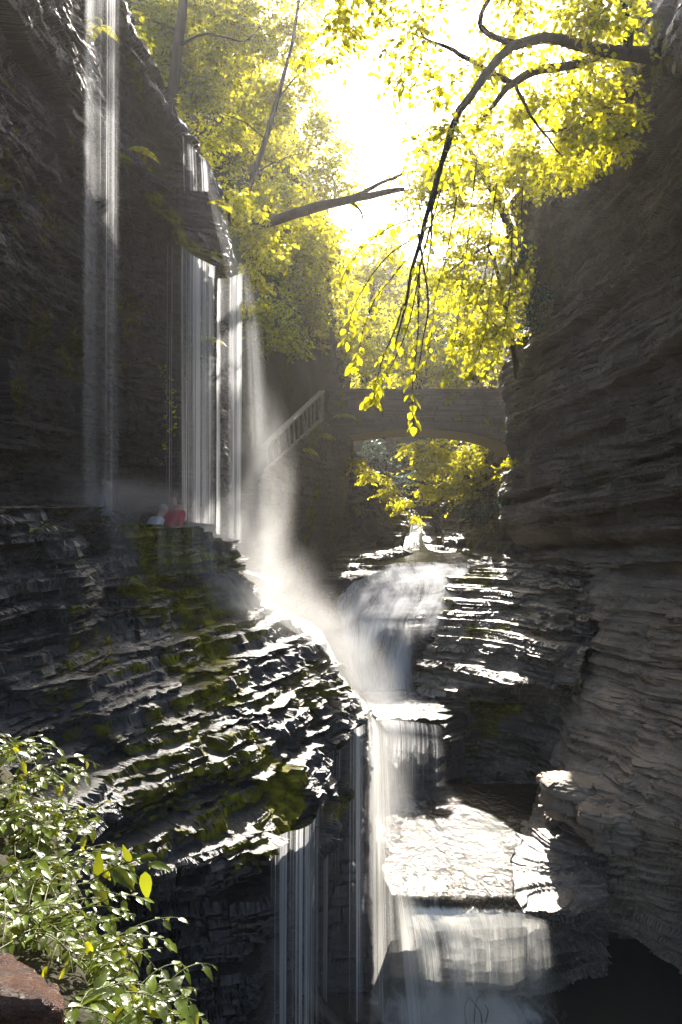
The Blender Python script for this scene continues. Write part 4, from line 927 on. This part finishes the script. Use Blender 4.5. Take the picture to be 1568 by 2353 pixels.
def tree(name, label, trunk, branches, blobs, L=.15, cover=1.6, seed=0, group=None, mat='leaf', cat='tree', clear=.96, twigs=True, droop=.3):
    base = Q(*trunk[0][:3])
    o = empty(name, base, label, cat, group)
    p = path([t[:3] for t in trunk], 26, seed, .05); r = np.interp(np.linspace(0, 1, 26), np.linspace(0, 1, len(trunk)), [t[3] for t in trunk])
    link('trunk' if cat == 'tree' else 'stem', MB().tube(p, r, 9, .08, seed).mesh('trunk', True), M['bark'], o)
    for k, bpts in enumerate(branches):
        p = path([t[:3] for t in bpts], 20, seed + k + 1, .06); r = np.interp(np.linspace(0, 1, 20), np.linspace(0, 1, len(bpts)), [t[3] for t in bpts])
        link('branch', MB().tube(p, r, 7, .08, seed + k).mesh('branch', True), M['bark'], o)
    (C, A, N, l), ta, tb = crown_points(blobs, L, cover, seed + 5, clear=clear, droop=droop)
    leaf_mesh('crown', C, A, N, l, l * .66, M[mat], o, seed=seed, wood=twig_geo(ta - (tb - ta) * .25, tb, .004 + .00006 * base[1]) if twigs else None)
    return o

G1 = 'trees on the slope left of the gap of sky'; G2 = 'trees overhanging from the right wall'; G3 = 'trees far up the gorge'
tree('tree', 'dark straight trunk tree near the top left, behind the lip of the cliff', [(392, 300, 31, .28), (398, 195, 31, .26), (415, 60, 31, .22), (438, -160, 31, .16)],
     [[(405, 110, 31, .08), (470, 80, 30.5, .05), (560, 95, 30, .03), (600, 60, 30, .015)], [(412, 70, 31, .07), (330, 40, 30.5, .03)]],
     [(370, 60, 33.5, 120, 130, 1.1, .8), (500, 30, 34, 150, 120, 1.3), (480, 170, 33.5, 120, 110, 1.2), (330, 150, 32.5, 60, 110, 1.3)], .20, 1.45, 21, G1, 'leaf_olive')
tree('tree', 'slender tree leaning right, its thin trunk crossing the pale leaves left of the sky', [(560, 470, 32, .16), (600, 350, 32, .13), (640, 225, 32, .11), (672, 90, 32, .08), (700, -90, 32, .05)],
     [[(612, 320, 32, .05), (560, 280, 31.6, .035), (500, 260, 31.4, .015)], [(640, 225, 32, .05), (700, 160, 32, .03), (760, 130, 32, .012)], [(585, 400, 32, .05), (640, 370, 31.5, .03), (700, 350, 31, .012)]],
     [(590, 130, 34, 130, 140, 1.4), (680, 60, 35, 110, 130, 1.5, .8), (570, 290, 34, 120, 120, 1.3), (680, 250, 35, 90, 120, 1.4), (740, 330, 36, 80, 90, 1.3)], .20, 1.45, 31, G1)
tree('tree', 'fallen dark trunk leaning out from the left slope across the gap of sky', [(548, 535, 21, .20), (585, 518, 21, .18), (690, 487, 20.5, .15), (800, 460, 20, .12), (930, 432, 19.5, .06)],
     [[(800, 460, 20, .08), (860, 430, 20, .06), (925, 398, 20, .03)], [(800, 460, 20, .045), (830, 490, 20, .03), (832, 540, 20, .012)]],
     [(640, 450, 32.5, 120, 80, 1.1), (740, 420, 33, 90, 70, 1.1), (690, 560, 33, 120, 80, 1.2)], .20, 1.5, 41, G1)
tree('tree', 'bright yellow-green tree on the left slope above the stone wall', [(770, 860, 35, .16), (760, 720, 35, .14), (750, 560, 35, .08)], [[(762, 740, 35, .06), (720, 660, 34.6, .04), (680, 620, 34, .02)]],
     [(660, 650, 32.6, 110, 95, 1.1), (745, 640, 36, 80, 110, 1.2), (795, 740, 39, 55, 120, 1.3), (775, 815, 40, 55, 70, 1.2), (725, 770, 36, 60, 55, 1.1), (720, 540, 35.5, 90, 80, 1.3)], .20, 1.7, 51, G1)
tree('shrub', 'leafy shrub drooping over the dark rock left of the railing', [(700, 740, 33, .06), (690, 720, 32.6, .05), (670, 705, 31.5, .03)], [], [(610, 720, 28.6, 70, 90, 1, .9), (665, 765, 31, 55, 60, 1), (720, 700, 33.5, 60, 70, 1)], .18, 1.5, 61, None, 'leaf', 'shrub', droop=.7)
tree('shrub', 'fringe of leaves growing along the upper lip of the left cliff', [(330, 180, 18.5, .05), (322, 130, 18.3, .04), (315, 90, 18.2, .02)], [], [(300, 70, 18, 36, 80, .6), (335, 190, 18.3, 38, 60, .6), (395, 250, 19, 40, 50, .6)], .12, 1.1, 71, None, 'leaf', 'shrub')
tree('shrub', 'leafy shrub right behind the glistening lip where the bright curtain starts', [(530, 520, 19.5, .05), (520, 470, 19.3, .04), (512, 430, 19.2, .02)], [], [(470, 340, 19.6, 50, 70, .7), (535, 470, 19.8, 55, 80, .8), (600, 560, 20.5, 55, 90, .8), (580, 650, 21, 50, 80, .7)], .13, 1.3, 81, None, 'leaf', 'shrub')
# trees of the right wall
tree('tree', 'big limbed tree arching from the rock at upper right, its bough hanging down the middle', [(1600, 140, 16, .22), (1510, 128, 14.6, .17), (1430, 120, 13.2, .125), (1340, 106, 12.2, .095), (1270, 92, 11.4, .085), (1200, 92, 10.8, .075), (1130, 150, 10.3, .066), (1070, 240, 10, .056), (1030, 330, 9.8, .05), (1000, 440, 9.6, .04), (965, 540, 9.5, .03), (930, 690, 9.4, .02), (905, 800, 9.3, .008)],
     [[(1400, 116, 12.9, .09), (1320, 150, 12.4, .075), (1240, 160, 11.8, .08), (1175, 195, 11.3, .06), (1120, 250, 11, .035), (1095, 310, 10.8, .012)],
      [(1440, 122, 13.3, .10), (1440, 40, 12.8, .08), (1400, -40, 12.2, .08)], [(1185, 100, 10.7, .05), (1100, 60, 10.4, .04), (1160, -60, 10, .02)],
      [(1175, 195, 11.3, .05), (1080, 130, 11.2, .04), (1000, 95, 11.2, .025), (955, 60, 11.3, .01)], [(1180, 190, 11.3, .03), (1230, 280, 11.4, .022), (1290, 360, 11.6, .008)],
      [(1000, 440, 9.6, .022), (992, 520, 9.5, .016), (985, 640, 9.4, .006)], [(965, 540, 9.5, .02), (985, 700, 9.3, .012), (950, 880, 9.1, .005)]],
     [(1180, 50, 10.8, 120, 80, 1, .9), (1080, 190, 10.6, 100, 80, .9, .9), (1010, 330, 10, 90, 90, .8, .6), (960, 120, 11.3, 80, 70, .7, 1.2), (925, 190, 11.4, 45, 45, .4, 1.4), (1330, 60, 12, 120, 100, 1, 1.1), (1230, 190, 11.6, 120, 90, 1, .8), (860, 15, 12, 120, 50, .8, 2.2), (770, 70, 13, 60, 80, .8, 1.6), (990, 20, 11.5, 60, 40, .6, 1.4), (1390, 30, 12, 70, 90, .8, 1)], .115, 1.3, 91, G2, 'leaf', clear=.25)
tree('tree', 'bright yellow tree on the brow of the right wall below the thick limb', [(1440, 330, 17.5, .14), (1400, 260, 16.5, .11), (1330, 200, 15.5, .07), (1290, 130, 15, .03)], [[(1400, 260, 16.5, .06), (1330, 290, 15.5, .04), (1250, 300, 15, .015)]],
     [(1330, 230, 15.5, 130, 110, 1.2), (1390, 310, 15, 90, 70, .8), (1260, 330, 16, 120, 90, 1.2), (1390, 130, 15.6, 60, 90, .8, .8), (1200, 400, 18.5, 90, 60, 1)], .13, 1.45, 101, G2, clear=.9)
tree('tree', 'broad hazy tree rising behind the right brow, its crown in the middle distance', [(1190, 560, 26, .2), (1150, 470, 25.5, .16), (1100, 380, 25, .1), (1070, 320, 25, .05)], [[(1150, 470, 25.5, .08), (1040, 470, 25, .04), (960, 460, 24.6, .015)], [(1180, 540, 25.8, .08), (1090, 580, 25, .05), (1010, 640, 24.5, .02)]],
     [(1120, 370, 25, 130, 90, 2), (1010, 430, 25, 120, 90, 2), (1110, 520, 26, 110, 100, 2), (970, 390, 26, 60, 60, 1.5, .8), (1090, 250, 26, 60, 60, 1.4, .6)], .16, 1.5, 111, G2)
tree('tree', 'leafy tree growing close against the right wall above the bridge', [(1195, 900, 25, .12), (1180, 800, 24.6, .10), (1150, 650, 24.2, .07), (1120, 560, 24, .03)], [[(1180, 790, 24.6, .05), (1100, 700, 24, .035), (1050, 640, 23.8, .012)]],
     [(1150, 690, 23.6, 60, 120, 1), (1090, 760, 24, 90, 90, 1.2, .9), (1180, 640, 23.4, 35, 80, .6), (1060, 640, 24.5, 90, 90, 1.4, .8)], .14, 1.5, 121, G2)
# hanging sprays near the viewer: each twig carries its leaves in two rows
def hanging(label, twig_paths, L, seed, n0=26, mat='leaf_near', rr=.012):
    o = empty('hanging_branch', Q(*twig_paths[0][0]), label, 'branch', 'branches hanging into the middle of the view')
    R = np.random.default_rng(seed); C, A, N = [], [], []
    for k, tp in enumerate(twig_paths):
        p = path(tp, 40, seed + k, .03); link('twig', MB().tube(p, np.linspace(rr, rr * .25, 40), 5).mesh('twig', True), M['bark'], o)
        tg = np.gradient(p, axis=0); tg /= np.linalg.norm(tg, axis=1)[:, None]
        n = n0
        for j in range(n):
            f = 39 * (1 - (1 - j / n) ** 1.35); i = int(f); sg = 1 if j % 2 else -1
            th = R.uniform(0, 6.28); sd = np.array([math.cos(th), math.sin(th), -.1])
            base = p[i] + sd * R.uniform(0, .5) * L
            C.append(base); A.append(tg[i] * .5 + sd * .9 + [0, 0, -.45]); N.append(np.array([sd[0] * .4, sd[1] * .4 - .45, 1.0]) + .45 * R.normal(size=3))
    C, A, N = np.array(C), np.array(A), np.array(N); l = L * R.uniform(.65, 1.2, len(C))
    leaf_mesh('leaves', C, A, N, l, l * .68, M[mat], o, .10, .15, seed)
    return o
hanging('leafy twigs hanging lowest, their tips in front of the bridge parapet', [[(985, 520, 9.3), (950, 700, 9.1), (905, 830, 9.0), (840, 935, 9.0)], [(965, 600, 9.3), (958, 780, 9.1), (945, 900, 9.0), (950, 985, 9.0)], [(930, 700, 9.2), (890, 800, 9.1), (865, 880, 9.0), (860, 930, 9.0)]], .135, 131, 34)
hanging('leafy twigs hanging left of the middle, over the bright slope', [[(960, 540, 10), (880, 600, 9.9), (820, 690, 9.8), (795, 790, 9.8)], [(930, 600, 10), (860, 690, 9.9), (830, 790, 9.8), (815, 850, 9.8)], [(950, 500, 10), (870, 540, 10), (810, 600, 10), (780, 650, 10)]], .13, 141, 34)
hanging('curtain of leafy twigs hanging between the long bough and the right wall', [[(1100, 330, 11), (1080, 520, 10.8), (1060, 690, 10.7), (1040, 830, 10.6)], [(1140, 420, 11.4), (1120, 600, 11.2), (1080, 740, 11), (1020, 880, 10.9)], [(1060, 380, 10.8), (1030, 560, 10.6), (1000, 700, 10.5), (980, 840, 10.5)], [(1180, 520, 12), (1170, 680, 12), (1150, 800, 12), (1110, 870, 12)], [(1020, 420, 10.4), (960, 620, 10.3), (930, 720, 10.2)]], .125, 151, 40)
hanging('bright leafy twigs hanging beside the top of the right wall', [[(1200, 430, 13), (1195, 560, 13), (1180, 700, 13), (1160, 780, 13)], [(1160, 470, 12.5), (1130, 640, 12.4), (1110, 780, 12.3), (1080, 870, 12.3)], [(1225, 560, 14), (1212, 640, 14), (1205, 700, 14)]], .12, 161, 38)
# trees far up the gorge, seen over and under the bridge
tree('tree', 'pale sunlit tree far beyond the bridge, just right of the dark left rock', [(840, 900, 52, .3), (850, 760, 52, .25), (860, 600, 52, .12)], [], [(850, 640, 52, 90, 130, 2.5), (830, 800, 47.5, 60, 110, 2), (880, 570, 57, 70, 50, 2.5)], .30, 1.5, 171, G3, 'leaf_far', twigs=False)
tree('tree', 'sunlit tree far beyond the bridge in the middle of the gap', [(960, 930, 54, .3), (965, 780, 54, .25), (960, 600, 54, .12)], [[(962, 760, 54, .12), (920, 690, 53.6, .05)]], [(960, 735, 52, 100, 60, 2), (920, 820, 47.5, 80, 80, 1.5), (1000, 645, 57, 110, 42, 2)], .32, 1.3, 181, G3, 'leaf_far', twigs=False)
tree('tree', 'sunlit tree beyond the bridge at the right, above the two people', [(1100, 950, 48.5, .35), (1090, 840, 48.5, .28), (1070, 700, 49, .12)], [], [(1080, 800, 47.5, 110, 90, 2), (1120, 700, 51, 80, 80, 2), (1020, 850, 46.5, 80, 50, 1.5)], .28, 1.5, 191, G3, 'leaf_far', twigs=False)
M['conifer'] = mat_leaf('conifer', (.03, .05, .045), (.05, .08, .06), gloss=.05)
tree('tree', 'bluish dark evergreen in the distance between the yellow crowns', [(975, 900, 60, .4), (978, 760, 60, .3), (982, 660, 60, .1)], [], [(980, 770, 60, 80, 80, 2.5), (1020, 680, 60, 60, 60, 2)], .33, 1.3, 201, G3, 'conifer', twigs=False)
tree('tree', 'round sunlit tree seen through the arch of the bridge', [(1080, 1180, 46, .3), (1075, 1110, 46, .25), (1060, 1040, 46, .12)], [], [(1060, 1060, 45.5, 120, 62, 1.6), (1010, 1105, 45.5, 75, 52, 1.5), (1130, 1080, 44.5, 70, 50, 1.3, .8), (980, 1030, 46, 50, 40, 1.2), (1120, 1060, 43, 75, 50, .8), (1172, 1095, 41, 32, 50, .6), (1050, 1120, 44, 90, 36, .8)], .26, 1.7, 211, G3, 'leaf_far', twigs=False)
tree('tree', 'hazy green tree behind the arch at its left end', [(880, 1140, 62, .3), (885, 1080, 62, .2), (890, 1020, 62, .1)], [], [(885, 1050, 62, 75, 60, 4), (930, 1110, 60, 50, 60, 4)], .32, 1.2, 221, G3, 'conifer', twigs=False)
tree('shrub', 'strip of sunlit shrubs sloping down along the top of the far left gorge wall', [(850, 1100, 40.5, .05), (855, 1090, 40.5, .04), (860, 1080, 40.5, .02)], [], [(825, 1062, 39.5, 28, 28, .8), (860, 1092, 40, 34, 26, .8), (895, 1128, 42, 34, 26, .8), (925, 1160, 44.5, 30, 24, .8), (952, 1186, 47, 22, 18, .6)], .18, 2.0, 231, None, 'leaf_far', 'shrub', twigs=False, droop=.5)
tree('shrub', 'dark shrub on the far right gorge wall below the sunlit tree', [(1110, 1190, 41, .05), (1105, 1170, 41, .04), (1100, 1150, 41, .02)], [], [(1105, 1165, 40.5, 75, 30, .9), (1165, 1150, 38, 34, 30, .7)], .18, 1.4, 241, None, 'conifer', 'shrub', twigs=False, droop=.5)
tree('shrub', 'bright leaves edging the right end of the arch', [(1192, 1160, 27, .03), (1190, 1120, 26.8, .02), (1186, 1080, 26.6, .01)], [], [(1184, 1100, 26, 11, 44, .25), (1180, 1060, 26, 12, 26, .25)], .11, 1.8, 251, None, 'leaf', 'shrub', twigs=False, droop=.6)
tree('shrub', 'leafy shrub on the brow at the right edge of the yellow tree', [(1490, 300, 16, .04), (1450, 260, 15.8, .03), (1420, 230, 15.6, .02)], [], [(1440, 270, 15.4, 50, 40, .5), (1400, 350, 16.3, 60, 34, .5), (1330, 380, 17.5, 60, 34, .6), (1440, 60, 14, 26, 60, .5, .7)], .11, 1.5, 261, None, 'leaf', 'shrub', droop=.5)
tree('shrub', 'dark ivy hanging at the corner of the right wall above the bridge', [(1240, 620, 22.6, .04), (1232, 680, 22.3, .03), (1228, 740, 22, .02)], [], [(1232, 690, 22, 30, 70, .4, .8), (1205, 560, 22.6, 30, 70, .4, .7)], .12, 1.3, 271, None, 'conifer', 'shrub', droop=.8)

# ferns
def fern(label, c, n, L, seed, out=(.5, -.8), group='ferns on the rock'):
    R = np.random.default_rng(seed); acc = []; rc = MB()
    for k in range(n):
        th = math.atan2(out[1], out[0]) + R.normal() * .9; l = L * R.uniform(.7, 1.15)
        t = np.linspace(0, 1, 16); d = np.array([math.cos(th), math.sin(th), 0])
        p = np.array(c)[None] + d[None] * (t * l)[:, None]; p[:, 2] += l * (.55 * t - .95 * t ** 2)
        tg = np.gradient(p, axis=0); tg /= np.linalg.norm(tg, axis=1)[:, None]; sd = np.cross(tg, [0, 0, 1.]); sd /= np.linalg.norm(sd, axis=1)[:, None]; up = np.cross(sd, tg)
        C = np.concatenate([p[1:], p[1:]]); A = np.concatenate([sd[1:] + tg[1:] * .35, -sd[1:] + tg[1:] * .35]); ll = np.tile(l * .30 * np.sin(np.pi * (t[1:] * .8 + .18)) + .01, 2)
        rc.tube(p, .004, 4)
        acc.append((C, A, np.concatenate([up[1:], up[1:]]), ll))
    C, A, N, ll = [np.concatenate([a[i] for a in acc]) for i in range(4)]
    o = leaf_mesh('fern', C, A, N, ll, ll * .28 + .008, M['leaf'], None, .05, .2, seed, (np.array(rc.v), np.array(rc.f))); prop(o, label, 'fern', group)
for k, (a, nm) in enumerate((((735, 1000, 32.8), 'fern below the foot of the stair railing'), ((700, 1035, 29), 'fern on the slope of the stone wall, lower left of the other railing fern'), ((790, 955, 37.7), 'small fern on the left end of the bridge face'),
                             ((230, 60, 12.2), 'fern at the top left where the thin waterfall starts'), ((325, 350, 13.9), 'fern on the mossy ledge right of the thin waterfall'), ((500, 470, 15.2), 'fern on the glistening ledge above the bright curtain'),
                             ((640, 790, 29.5), 'fern hanging from the dark rock under the drooping shrub'), ((478, 780, 14.6), 'fern clinging between the two bright curtains'))):
    fern(nm, Q(*a), 9, .8 if a[2] > 16 else .38, 300 + k)
# vines on the dark cliff behind the curtains
for k, (lab, pts) in enumerate((('trailing vine on the dark rock between the thin fall and the strands', [(378, 840, 15.0), (392, 900, 14.9), (385, 980, 14.9), (376, 1060, 15)]), ('short vine with a few yellow leaves left of the strands', [(402, 900, 14.7), (406, 950, 14.6), (398, 1000, 14.7)]))):
    o = empty('vine', Q(*pts[0]), lab, 'vine', 'vines on the dark cliff'); p = path(pts, 24, k, .04)
    link('stem', MB().tube(p, .012, 5).mesh('stem', True), M['bark'], o); R = np.random.default_rng(400 + k); n = 60 if k == 0 else 16
    i = R.integers(0, 24, n); leaf_mesh('leaves', p[i] + .06 * R.normal(size=(n, 3)) + [0, -.05, 0], R.normal(size=(n, 3)) * [1, .5, .6] + [0, -.4, -.5], R.normal(size=(n, 3)) * .5 + [0, -.4, 1], .09 * R.uniform(.6, 1.2, n), .06, M['leaf'], o, seed=k)

# ------------------------------------------------------------------ plants in the near left corner
def fine_leaf(C, A, N, L, W, R, teeth=0.06):
    """broad pointed leaf: 3 columns x 7 rows, creased along the midrib and drooping"""
    A = A / np.linalg.norm(A); Sd = np.cross(A, N); Sd /= np.linalg.norm(Sd); N = np.cross(Sd, A)
    t = np.linspace(0, 1, 9); w = np.sin(np.pi * t ** .72) ** .8 * (1 - .25 * t) * W * .5; w[0] = w[-1] = .0008
    w = w * (1 + teeth * np.where(np.arange(9) % 2, 1, -1)); dr = R.uniform(.1, .35); tw = R.normal() * .15
    mid = C + A[None] * (t * L)[:, None] - N[None] * (dr * L * t ** 2)[:, None]
    rows = []
    for k, u in enumerate((-1, -.5, 0, .5, 1)):
        lift = (.16 * abs(u) + tw * u) * w + .03 * W * np.sin(t * 17 + k * 2) * (abs(u) > .2)
        rows.append(mid + Sd[None] * (u * w)[:, None] + N[None] * lift[:, None])
    return np.stack(rows, 1)      # 9 x 5 x 3
def plant(label, base, n, L, seed, reach, name='leafy_plant', cat='plant', group='plants in the near left corner', dirx=(.75, -.25), spread=.8):
    R = np.random.default_rng(seed)
    V, Fc, tint = [], [], []; g = grid_faces(9, 5)
    st = MB(); ns = max(3, n // 7)
    for s in range(ns):
        th = math.atan2(dirx[1], dirx[0]) + R.normal() * spread; l = reach * R.uniform(.45, 1.1)
        d = np.array([math.cos(th), math.sin(th), 0.]); t = np.linspace(0, 1, 12)
        off = np.array([R.normal() * .10, R.normal() * .10, 0])
        p = np.array(base)[None] + off * np.minimum(1, t * 4)[:, None] + d[None] * (t * l)[:, None]; p[:, 2] += l * (.9 * t - .85 * t ** 2) * R.uniform(.5, 1.2)
        st.tube(p, np.linspace(.004, .0015, 12), 5)
        tg = np.gradient(p, axis=0); tg /= np.linalg.norm(tg, axis=1)[:, None]; sd = np.cross(tg, [0, 0, 1.]); sd /= np.linalg.norm(sd, axis=1)[:, None]
        m = n // ns + 1
        for j in range(m):
            i = int(np.clip(2 + (j / m) * 10, 0, 11)); sg = 1 if j % 2 else -1
            ax = tg[i] * .6 + sd[i] * sg * .8 + np.array([.15, -.25, -.15]) + .25 * R.normal(size=3)
            nm = np.array([0.05, -.12, 1.0]) + .22 * R.normal(size=3); ll = L * R.uniform(.4, 1.3)
            pet = p[i] + ax / np.linalg.norm(ax) * .25 * ll
            st.tube([p[i], pet], .0018, 4)
            V.append(fine_leaf(pet, ax, nm, ll, ll * R.uniform(.42, .62), R).reshape(-1, 3)); Fc.append(g + 45 * (len(V) - 1)); tint.append(np.full(45, R.random()))
    V, Fc, tint = np.concatenate(V), np.concatenate(Fc), np.concatenate(tint); sv = np.array(st.v); sf = np.array(st.f)
    me = np_mesh(name, np.concatenate([V, sv]), np.concatenate([Fc, sf + len(V)]), True, {'tint': np.concatenate([tint, np.zeros(len(sv))])}, None, len(sf))
    return prop(link(name, me, [M['leaf_corner'], M['stem']]), label, cat, group)
M['leaf_corner'] = mat_leaf('wet_leaf', (.05, .075, .008), (.44, .42, .008), gloss=.2, rough=.3)
M['stem'] = mat_plain('green_stem', (.06, .07, .01), (.12, .13, .02), .5, 20)
PLANTS = [((-10, 2050, 3.7), 95, .080, .42, 'dense plant directly above the brown capstone'), ((40, 2120, 3.3), 70, .072, .34, 'low leafy plant behind the capstone, under the dense one'), ((150, 2330, 2.5), 70, .075, .3, 'low plant pressed against the right face of the capstone'), ((215, 2400, 2.6), 60, .075, .3, 'plant cut by the bottom edge between the capstone and the sprig'), ((-30, 1730, 5.0), 117, 0.072, 0.47, 'topmost plant at the left edge, above all the other corner plants'), ((40, 1800, 4.8), 136, 0.072, 0.51, 'leafy plant second from the top in the left corner'),
          ((-40, 1900, 4.3), 156, 0.072, 0.51, 'plant at the left edge level with the broad overhanging leaf'), ((70, 1920, 4.4), 156, 0.072, 0.51, 'plant of broad leaves reaching over the dark wet rock'),
          ((110, 2000, 4.1), 136, 0.072, 0.55, 'plant whose shoots stretch right across the dark hollow'), ((190, 2200, 3.5), 156, 0.066, 0.42, 'plant low on the bank with drooping leaf tips over the dark rock'),
          ((170, 2290, 3.1), 175, 0.059, 0.36, 'plant just right of the capstone near the bottom edge'), ((260, 2330, 3.0), 156, 0.059, 0.36, 'plant at the bottom edge farthest right of the corner plants'),
          ((90, 2130, 3.2), 156, 0.059, 0.36, 'plant touching the back of the capstone'), ((330, 2370, 3.0), 78, 0.059, 0.31, 'small sprig standing up at the bottom edge before the dark rock')]
for k, (b, n, L, reach, lab) in enumerate(PLANTS):
    plant(lab, Q(*b), n, L, 500 + k, reach)
# single shoot with a hanging leaf, reaching over the hollow
o = empty('shoot', Q(190, 2030, 3.7), 'long bare shoot with a single pointed leaf hanging over the dark hollow', 'plant'); R = np.random.default_rng(77)
p = path([(190, 2035, 3.7), (230, 2010, 3.6), (280, 1985, 3.55), (325, 1975, 3.5), (352, 1985, 3.5)], 24); link('stem', MB().tube(p, np.linspace(.005, .002, 24), 6).mesh('stem', True), M['stem'], o)
lv = [(Q(335, 2002, 3.5), [0.02, -.1, -1], [0.05, -1, .1], .16), (Q(322, 1975, 3.5), [.6, -.3, .3], [-.2, -.5, 1], .11), (Q(345, 1985, 3.5), [.9, -.1, -.1], [0, -.4, 1], .12), (Q(225, 2012, 3.6), [.15, -.2, 1], [.4, -1, .1], .13), (Q(255, 1995, 3.58), [.95, -.3, -.5], [.1, -.4, 1], .17), (Q(285, 1983, 3.55), [.7, -.2, .5], [0, -.6, .8], .12), (Q(300, 1980, 3.5), [-.3, -.2, .8], [0, -1, .3], .1), (Q(210, 2025, 3.6), [.9, -.3, -.7], [.1, -.5, 1], .15)]
V = [fine_leaf(c, np.array(a, float), np.array(n, float), l, l * .45, R, .02).reshape(-1, 3) for c, a, n, l in lv]; g = grid_faces(9, 5)
link('leaves', np_mesh('leaves', np.concatenate(V), np.concatenate([g + 45 * k for k in range(len(V))]), True, {'tint': np.repeat(R.random(len(V)), 45)}), M['shoot'], o)
o2 = MB().tube(path([(352, 1985, 3.5), (340, 1992, 3.5), (335, 2004, 3.5)], 8), .002, 5); link('petiole', o2.mesh('petiole', True), M['stem'], o)
plant('tiny yellow-green sprout growing out of the dark blocky wall at left', Q(95, 1215, 8.6), 8, .16, 620, .3, group=None, dirx=(.6, -.8))
#@@END4
# ------------------------------------------------------------------ air: haze in the gorge and mist at the foot of the falls
def vol(name, dens, col=(1, 1, 1), an=.5):
    m = bpy.data.materials.new(name); m.use_nodes = True; t = m.node_tree; t.nodes.clear()
    o = t.nodes.new('ShaderNodeOutputMaterial'); v = t.nodes.new('ShaderNodeVolumePrincipled')
    v.inputs['Density'].default_value = dens; v.inputs['Color'].default_value = (*col, 1); v.inputs['Anisotropy'].default_value = an
    t.links.new(v.outputs[0], o.inputs['Volume']); m.cycles.homogeneous_volume = True
    return m
HAZE = .0006
MIST = .95
o = link('haze', MB().box((0, 50, 24), (75, 66, 28)).mesh('haze'), vol('haze', HAZE, (1, .95, .91), .65)); o['kind'] = 'stuff'
def mist_material(dens, an=.45):
    """soft round puff: density falls to nothing at its edge and is broken up by noise"""
    m = bpy.data.materials.new('mist'); m.use_nodes = True; t = m.node_tree; t.nodes.clear()
    N = t.nodes.new; L = t.links.new
    o = N('ShaderNodeOutputMaterial'); v = N('ShaderNodeVolumePrincipled'); tc = N('ShaderNodeTexCoord'); g = N('ShaderNodeTexGradient'); g.gradient_type = 'QUADRATIC_SPHERE'
    n = N('ShaderNodeTexNoise'); n.inputs['Scale'].default_value = 2.2; n.inputs['Detail'].default_value = 3; n.inputs['Distortion'].default_value = .4
    mr = N('ShaderNodeMapRange'); mr.inputs['From Min'].default_value = .35; mr.inputs['From Max'].default_value = .7; mr.inputs['To Min'].default_value = .25; mr.inputs['To Max'].default_value = 1.5
    mu = N('ShaderNodeMath'); mu.operation = 'MULTIPLY'; m2 = N('ShaderNodeMath'); m2.operation = 'MULTIPLY'; m2.inputs[1].default_value = dens
    L(tc.outputs['Object'], g.inputs[0]); L(tc.outputs['Object'], n.inputs['Vector']); L(n.outputs['Fac'], mr.inputs['Value'])
    L(g.outputs['Fac'], mu.inputs[0]); L(mr.outputs[0], mu.inputs[1]); L(mu.outputs[0], m2.inputs[0]); L(m2.outputs[0], v.inputs['Density'])
    v.inputs['Color'].default_value = (1, 1, 1, 1); v.inputs['Anisotropy'].default_value = an; L(v.outputs[0], o.inputs['Volume']); return m
n, k = 32, 18; th = np.linspace(0, 2 * math.pi, n, endpoint=False); ph = np.linspace(-math.pi / 2, math.pi / 2, k)[:, None]
ball = np.stack([np.cos(ph) * np.cos(th), np.cos(ph) * np.sin(th), np.sin(ph) + 0 * th], -1).reshape(-1, 3); ii = np.arange(k * n).reshape(k, n); jj = np.roll(ii, -1, 1)
ball_me = np_mesh('mist', ball, np.stack([ii[:-1], jj[:-1], jj[1:], ii[1:]], -1).reshape(-1, 4)); ball_me.materials.append(mist_material(MIST))
for (X, Y, D, rx, ry, rd, rot) in [(255, 1140, 12.0, 170, 60, 1.1, 0), (480, 1240, 13.2, 150, 110, 1.0, .2), (560, 1255, 13.7, 110, 170, 1.1, 0), (592, 1170, 14.3, 85, 260, 1.1, .06), (615, 1350, 13.3, 150, 120, 1.1, .5), (720, 1440, 13.0, 160, 95, 1.1, .6),
                              (800, 1550, 13.1, 100, 150, 1.1, -.5), (868, 1700, 13.2, 85, 200, 1.0, 0), (880, 1850, 13.4, 70, 150, .9, 0), (925, 1825, 16.9, 110, 40, .8, 0), (560, 1390, 12.2, 200, 80, .9, .2), (990, 2335, 11.9, 260, 80, .9, 0), (280, 1138, 12.2, 150, 50, .9, .1), (330, 1155, 12.4, 150, 45, .9, .1)]:
    o = bpy.data.objects.new('mist', ball_me); COL.objects.link(o); o['kind'] = 'stuff'; s = D / F
    o.location = Vector([float(c) for c in Q(X, Y, D)]); o.scale = (rx * s * 1.25, rd, ry * s * 1.25); o.rotation_euler = (0, rot, 0)
#@@END5
